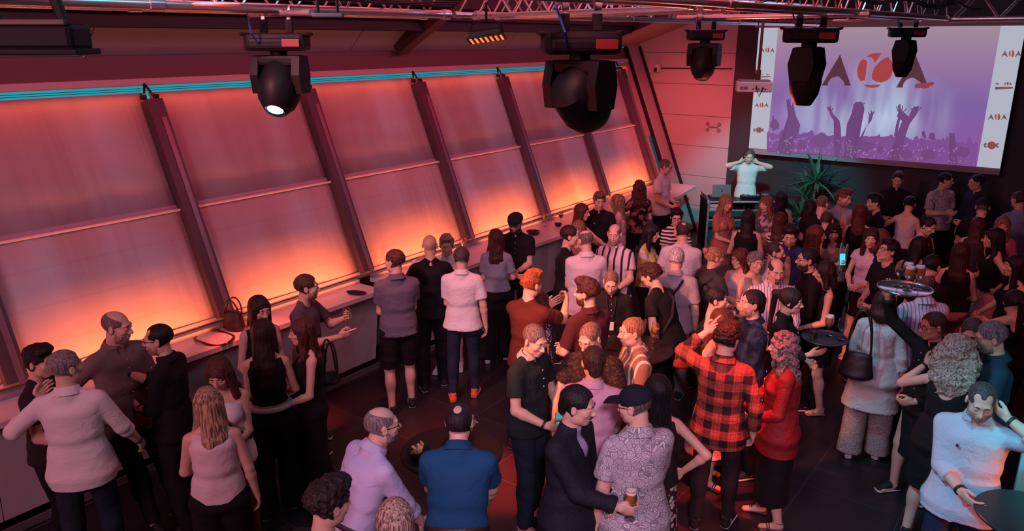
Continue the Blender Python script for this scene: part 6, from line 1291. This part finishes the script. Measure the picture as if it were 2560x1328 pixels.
# ------------------------------------------------------------------ disc jockey booth
pl_ = box_obj('trim_80', (-4.9, 13.95, .07), (1.4, 1.75, .14), M_blk); struct(pl_)
DA = math.radians(37); r = empty('equipment_table', (-4.80, 13.62, 0), DA); tag(r, 'black flight case table with silver edges for the music equipment', 'table')
def bxx(n, c, d, mt, b=.003): return box_obj(n, c, d, mt, r, b)
bxx('tabletop', (0, .05, 1.02), (1.36, .62, .05), M_blk); chm = plain('chrome_rail', (.70, .62, .64), .25, .8)
for z in (1.03, .88, .70): bxx('rail', (0, -.27, z), (1.36, .03, .028), chm)
for sg in (-1, 1):
    bxx('side_panel', (sg*.66, .05, .52), (.03, .60, .98), M_blk)
    bxx('corner_rail', (sg*.68, -.27, .52), (.035, .035, 1.02), chm); m = MB(); m.lathe([(0, -.03), (.035, -.02), (.035, .02), (0, .03)], 12, (sg*.68, -.27, 1.03)); m.build('ball_corner', chm, r, True)
m = MB(); m.box((-.70, -.05, 1.10), (.02, .42, .12), .004, Matrix.Rotation(-.4, 3, 'Y')); m.build('lid_flap', chm, r)
bxx('back_panel', (0, .0, .52), (1.28, .02, .6), plain('booth_teal', (.02, .05, .06), .4))
BZ = 1.045
def onb(n, lab, cat, c): o = empty(n, Matrix.Translation((-4.80, 13.62, 0)) @ Matrix.Rotation(DA, 4, 'Z') @ Vector(c), DA); tag(o, lab, cat); return o
r = onb('laptop', 'open grey laptop with dark fruit emblem on the equipment table', 'laptop', (-.38, .02, BZ)); bxx('keyboard_base', (0, .13, .012), (.34, .23, .016), plain('laptop_grey', (.18, .19, .21), .35, .6)); R_ = Matrix.Rotation(math.radians(-8), 3, 'X')
box_obj('lid', (0, .0, .135), (.34, .010, .235), plain('laptop_grey', (.18, .19, .21), .35, .6), r, .003, R_); m = MB(); m.lathe([(0, -.002), (.014, -.002), (.014, .002), (0, .002)], 14, (0, -.010, .135), Matrix.Rotation(math.pi/2, 3, 'X')); m.tube([(.002, -.010, .149), (.008, -.010, .158)], .003, 5); m.build('emblem', M_blk, r)
r = onb('mixing_controller', 'music controller with two jog wheels on the equipment table', 'controller', (.26, .0, BZ)); bxx('chassis', (0, .05, .025), (.56, .32, .05), M_fix, .006)
for sg in (-1, 1): m = MB(); m.lathe([(.075, 0), (.075, .018), (.068, .024), (0, .024)], 28, (sg*.18, .06, .05)); m.build('jog_wheel', plain('jog_metal', (.45, .45, .48), .2, .8), r, True)
for k in range(8): m = MB(); m.lathe([(.010, 0), (.008, .02), (0, .022)], 10, (-.05+.033*(k % 4), .0+.07*(k//4), .05)); m.build('knob', plain('knob', (.5, .5, .5), .3, .5), r, True)
r = onb('turntable', 'low black record player behind the laptop', 'turntable', (-.38, .17, BZ)); r.location.z += .001
bxx('plinth', (0, .06, .004), (.40, .14, .008), M_fix); bxx('edge', (0, .13, .006), (.40, .01, .012), chm)
# big plant beside the booth
r = empty('potted_palm', (-3.72, 14.0, 0)); tag(r, 'tall spiky-leaved potted plant beside the equipment table', 'plant'); m = MB(); m.lathe([(.18, 0), (.24, .40), (.22, .42), (0, .38)], 24); m.build('pot', plain('pot_dark', (.04, .04, .045), .5), r, True)
rr = random.Random(4)
m = MB()
for a, h_ in ((0, 1.42), (2.2, 1.12), (4.1, .75)): m.tube([(0, 0, .38), (.06*math.cos(a), .06*math.sin(a), h_*.6), (.10*math.cos(a), .10*math.sin(a), h_)], .022, 8)
m.build('trunk', plain('bark', (.10, .07, .05), .8), r, True)
M_leaf = plain('palm_leaf', (.035, .11, .06), .45); nl = 0
for a, h_, n_ in ((0, 1.42, 40), (2.2, 1.12, 34), (4.1, .75, 30)):
    for k in range(n_):
        c = Vector((.10*math.cos(a), .10*math.sin(a), h_)); t = rr.uniform(0, 6.3); e = rr.uniform(-.15, 1.35); L = rr.uniform(.45, .75); d = Vector((math.cos(t), math.sin(t), 0)); sd = Vector((-math.sin(t), math.cos(t), 0)); m = MB(); V = []
        for q in range(6):
            u = q/5; w = .024*math.sin(math.pi*min(1, .15+u*.85))+.001; z = L*u*math.sin(e)-.32*L*u*u*(1.1-.5*e); p_ = c+d*(L*u*math.cos(e*.85))+Vector((0, 0, z)); V += [p_-sd*w, p_+Vector((0, 0, -w*.5)), p_+sd*w]
        m.add(V, [(3*q+j, 3*q+j+1, 3*q+j+4, 3*q+j+3) for q in range(5) for j in (0, 1)]); m.build('leaf', M_leaf, r, True); nl += 1
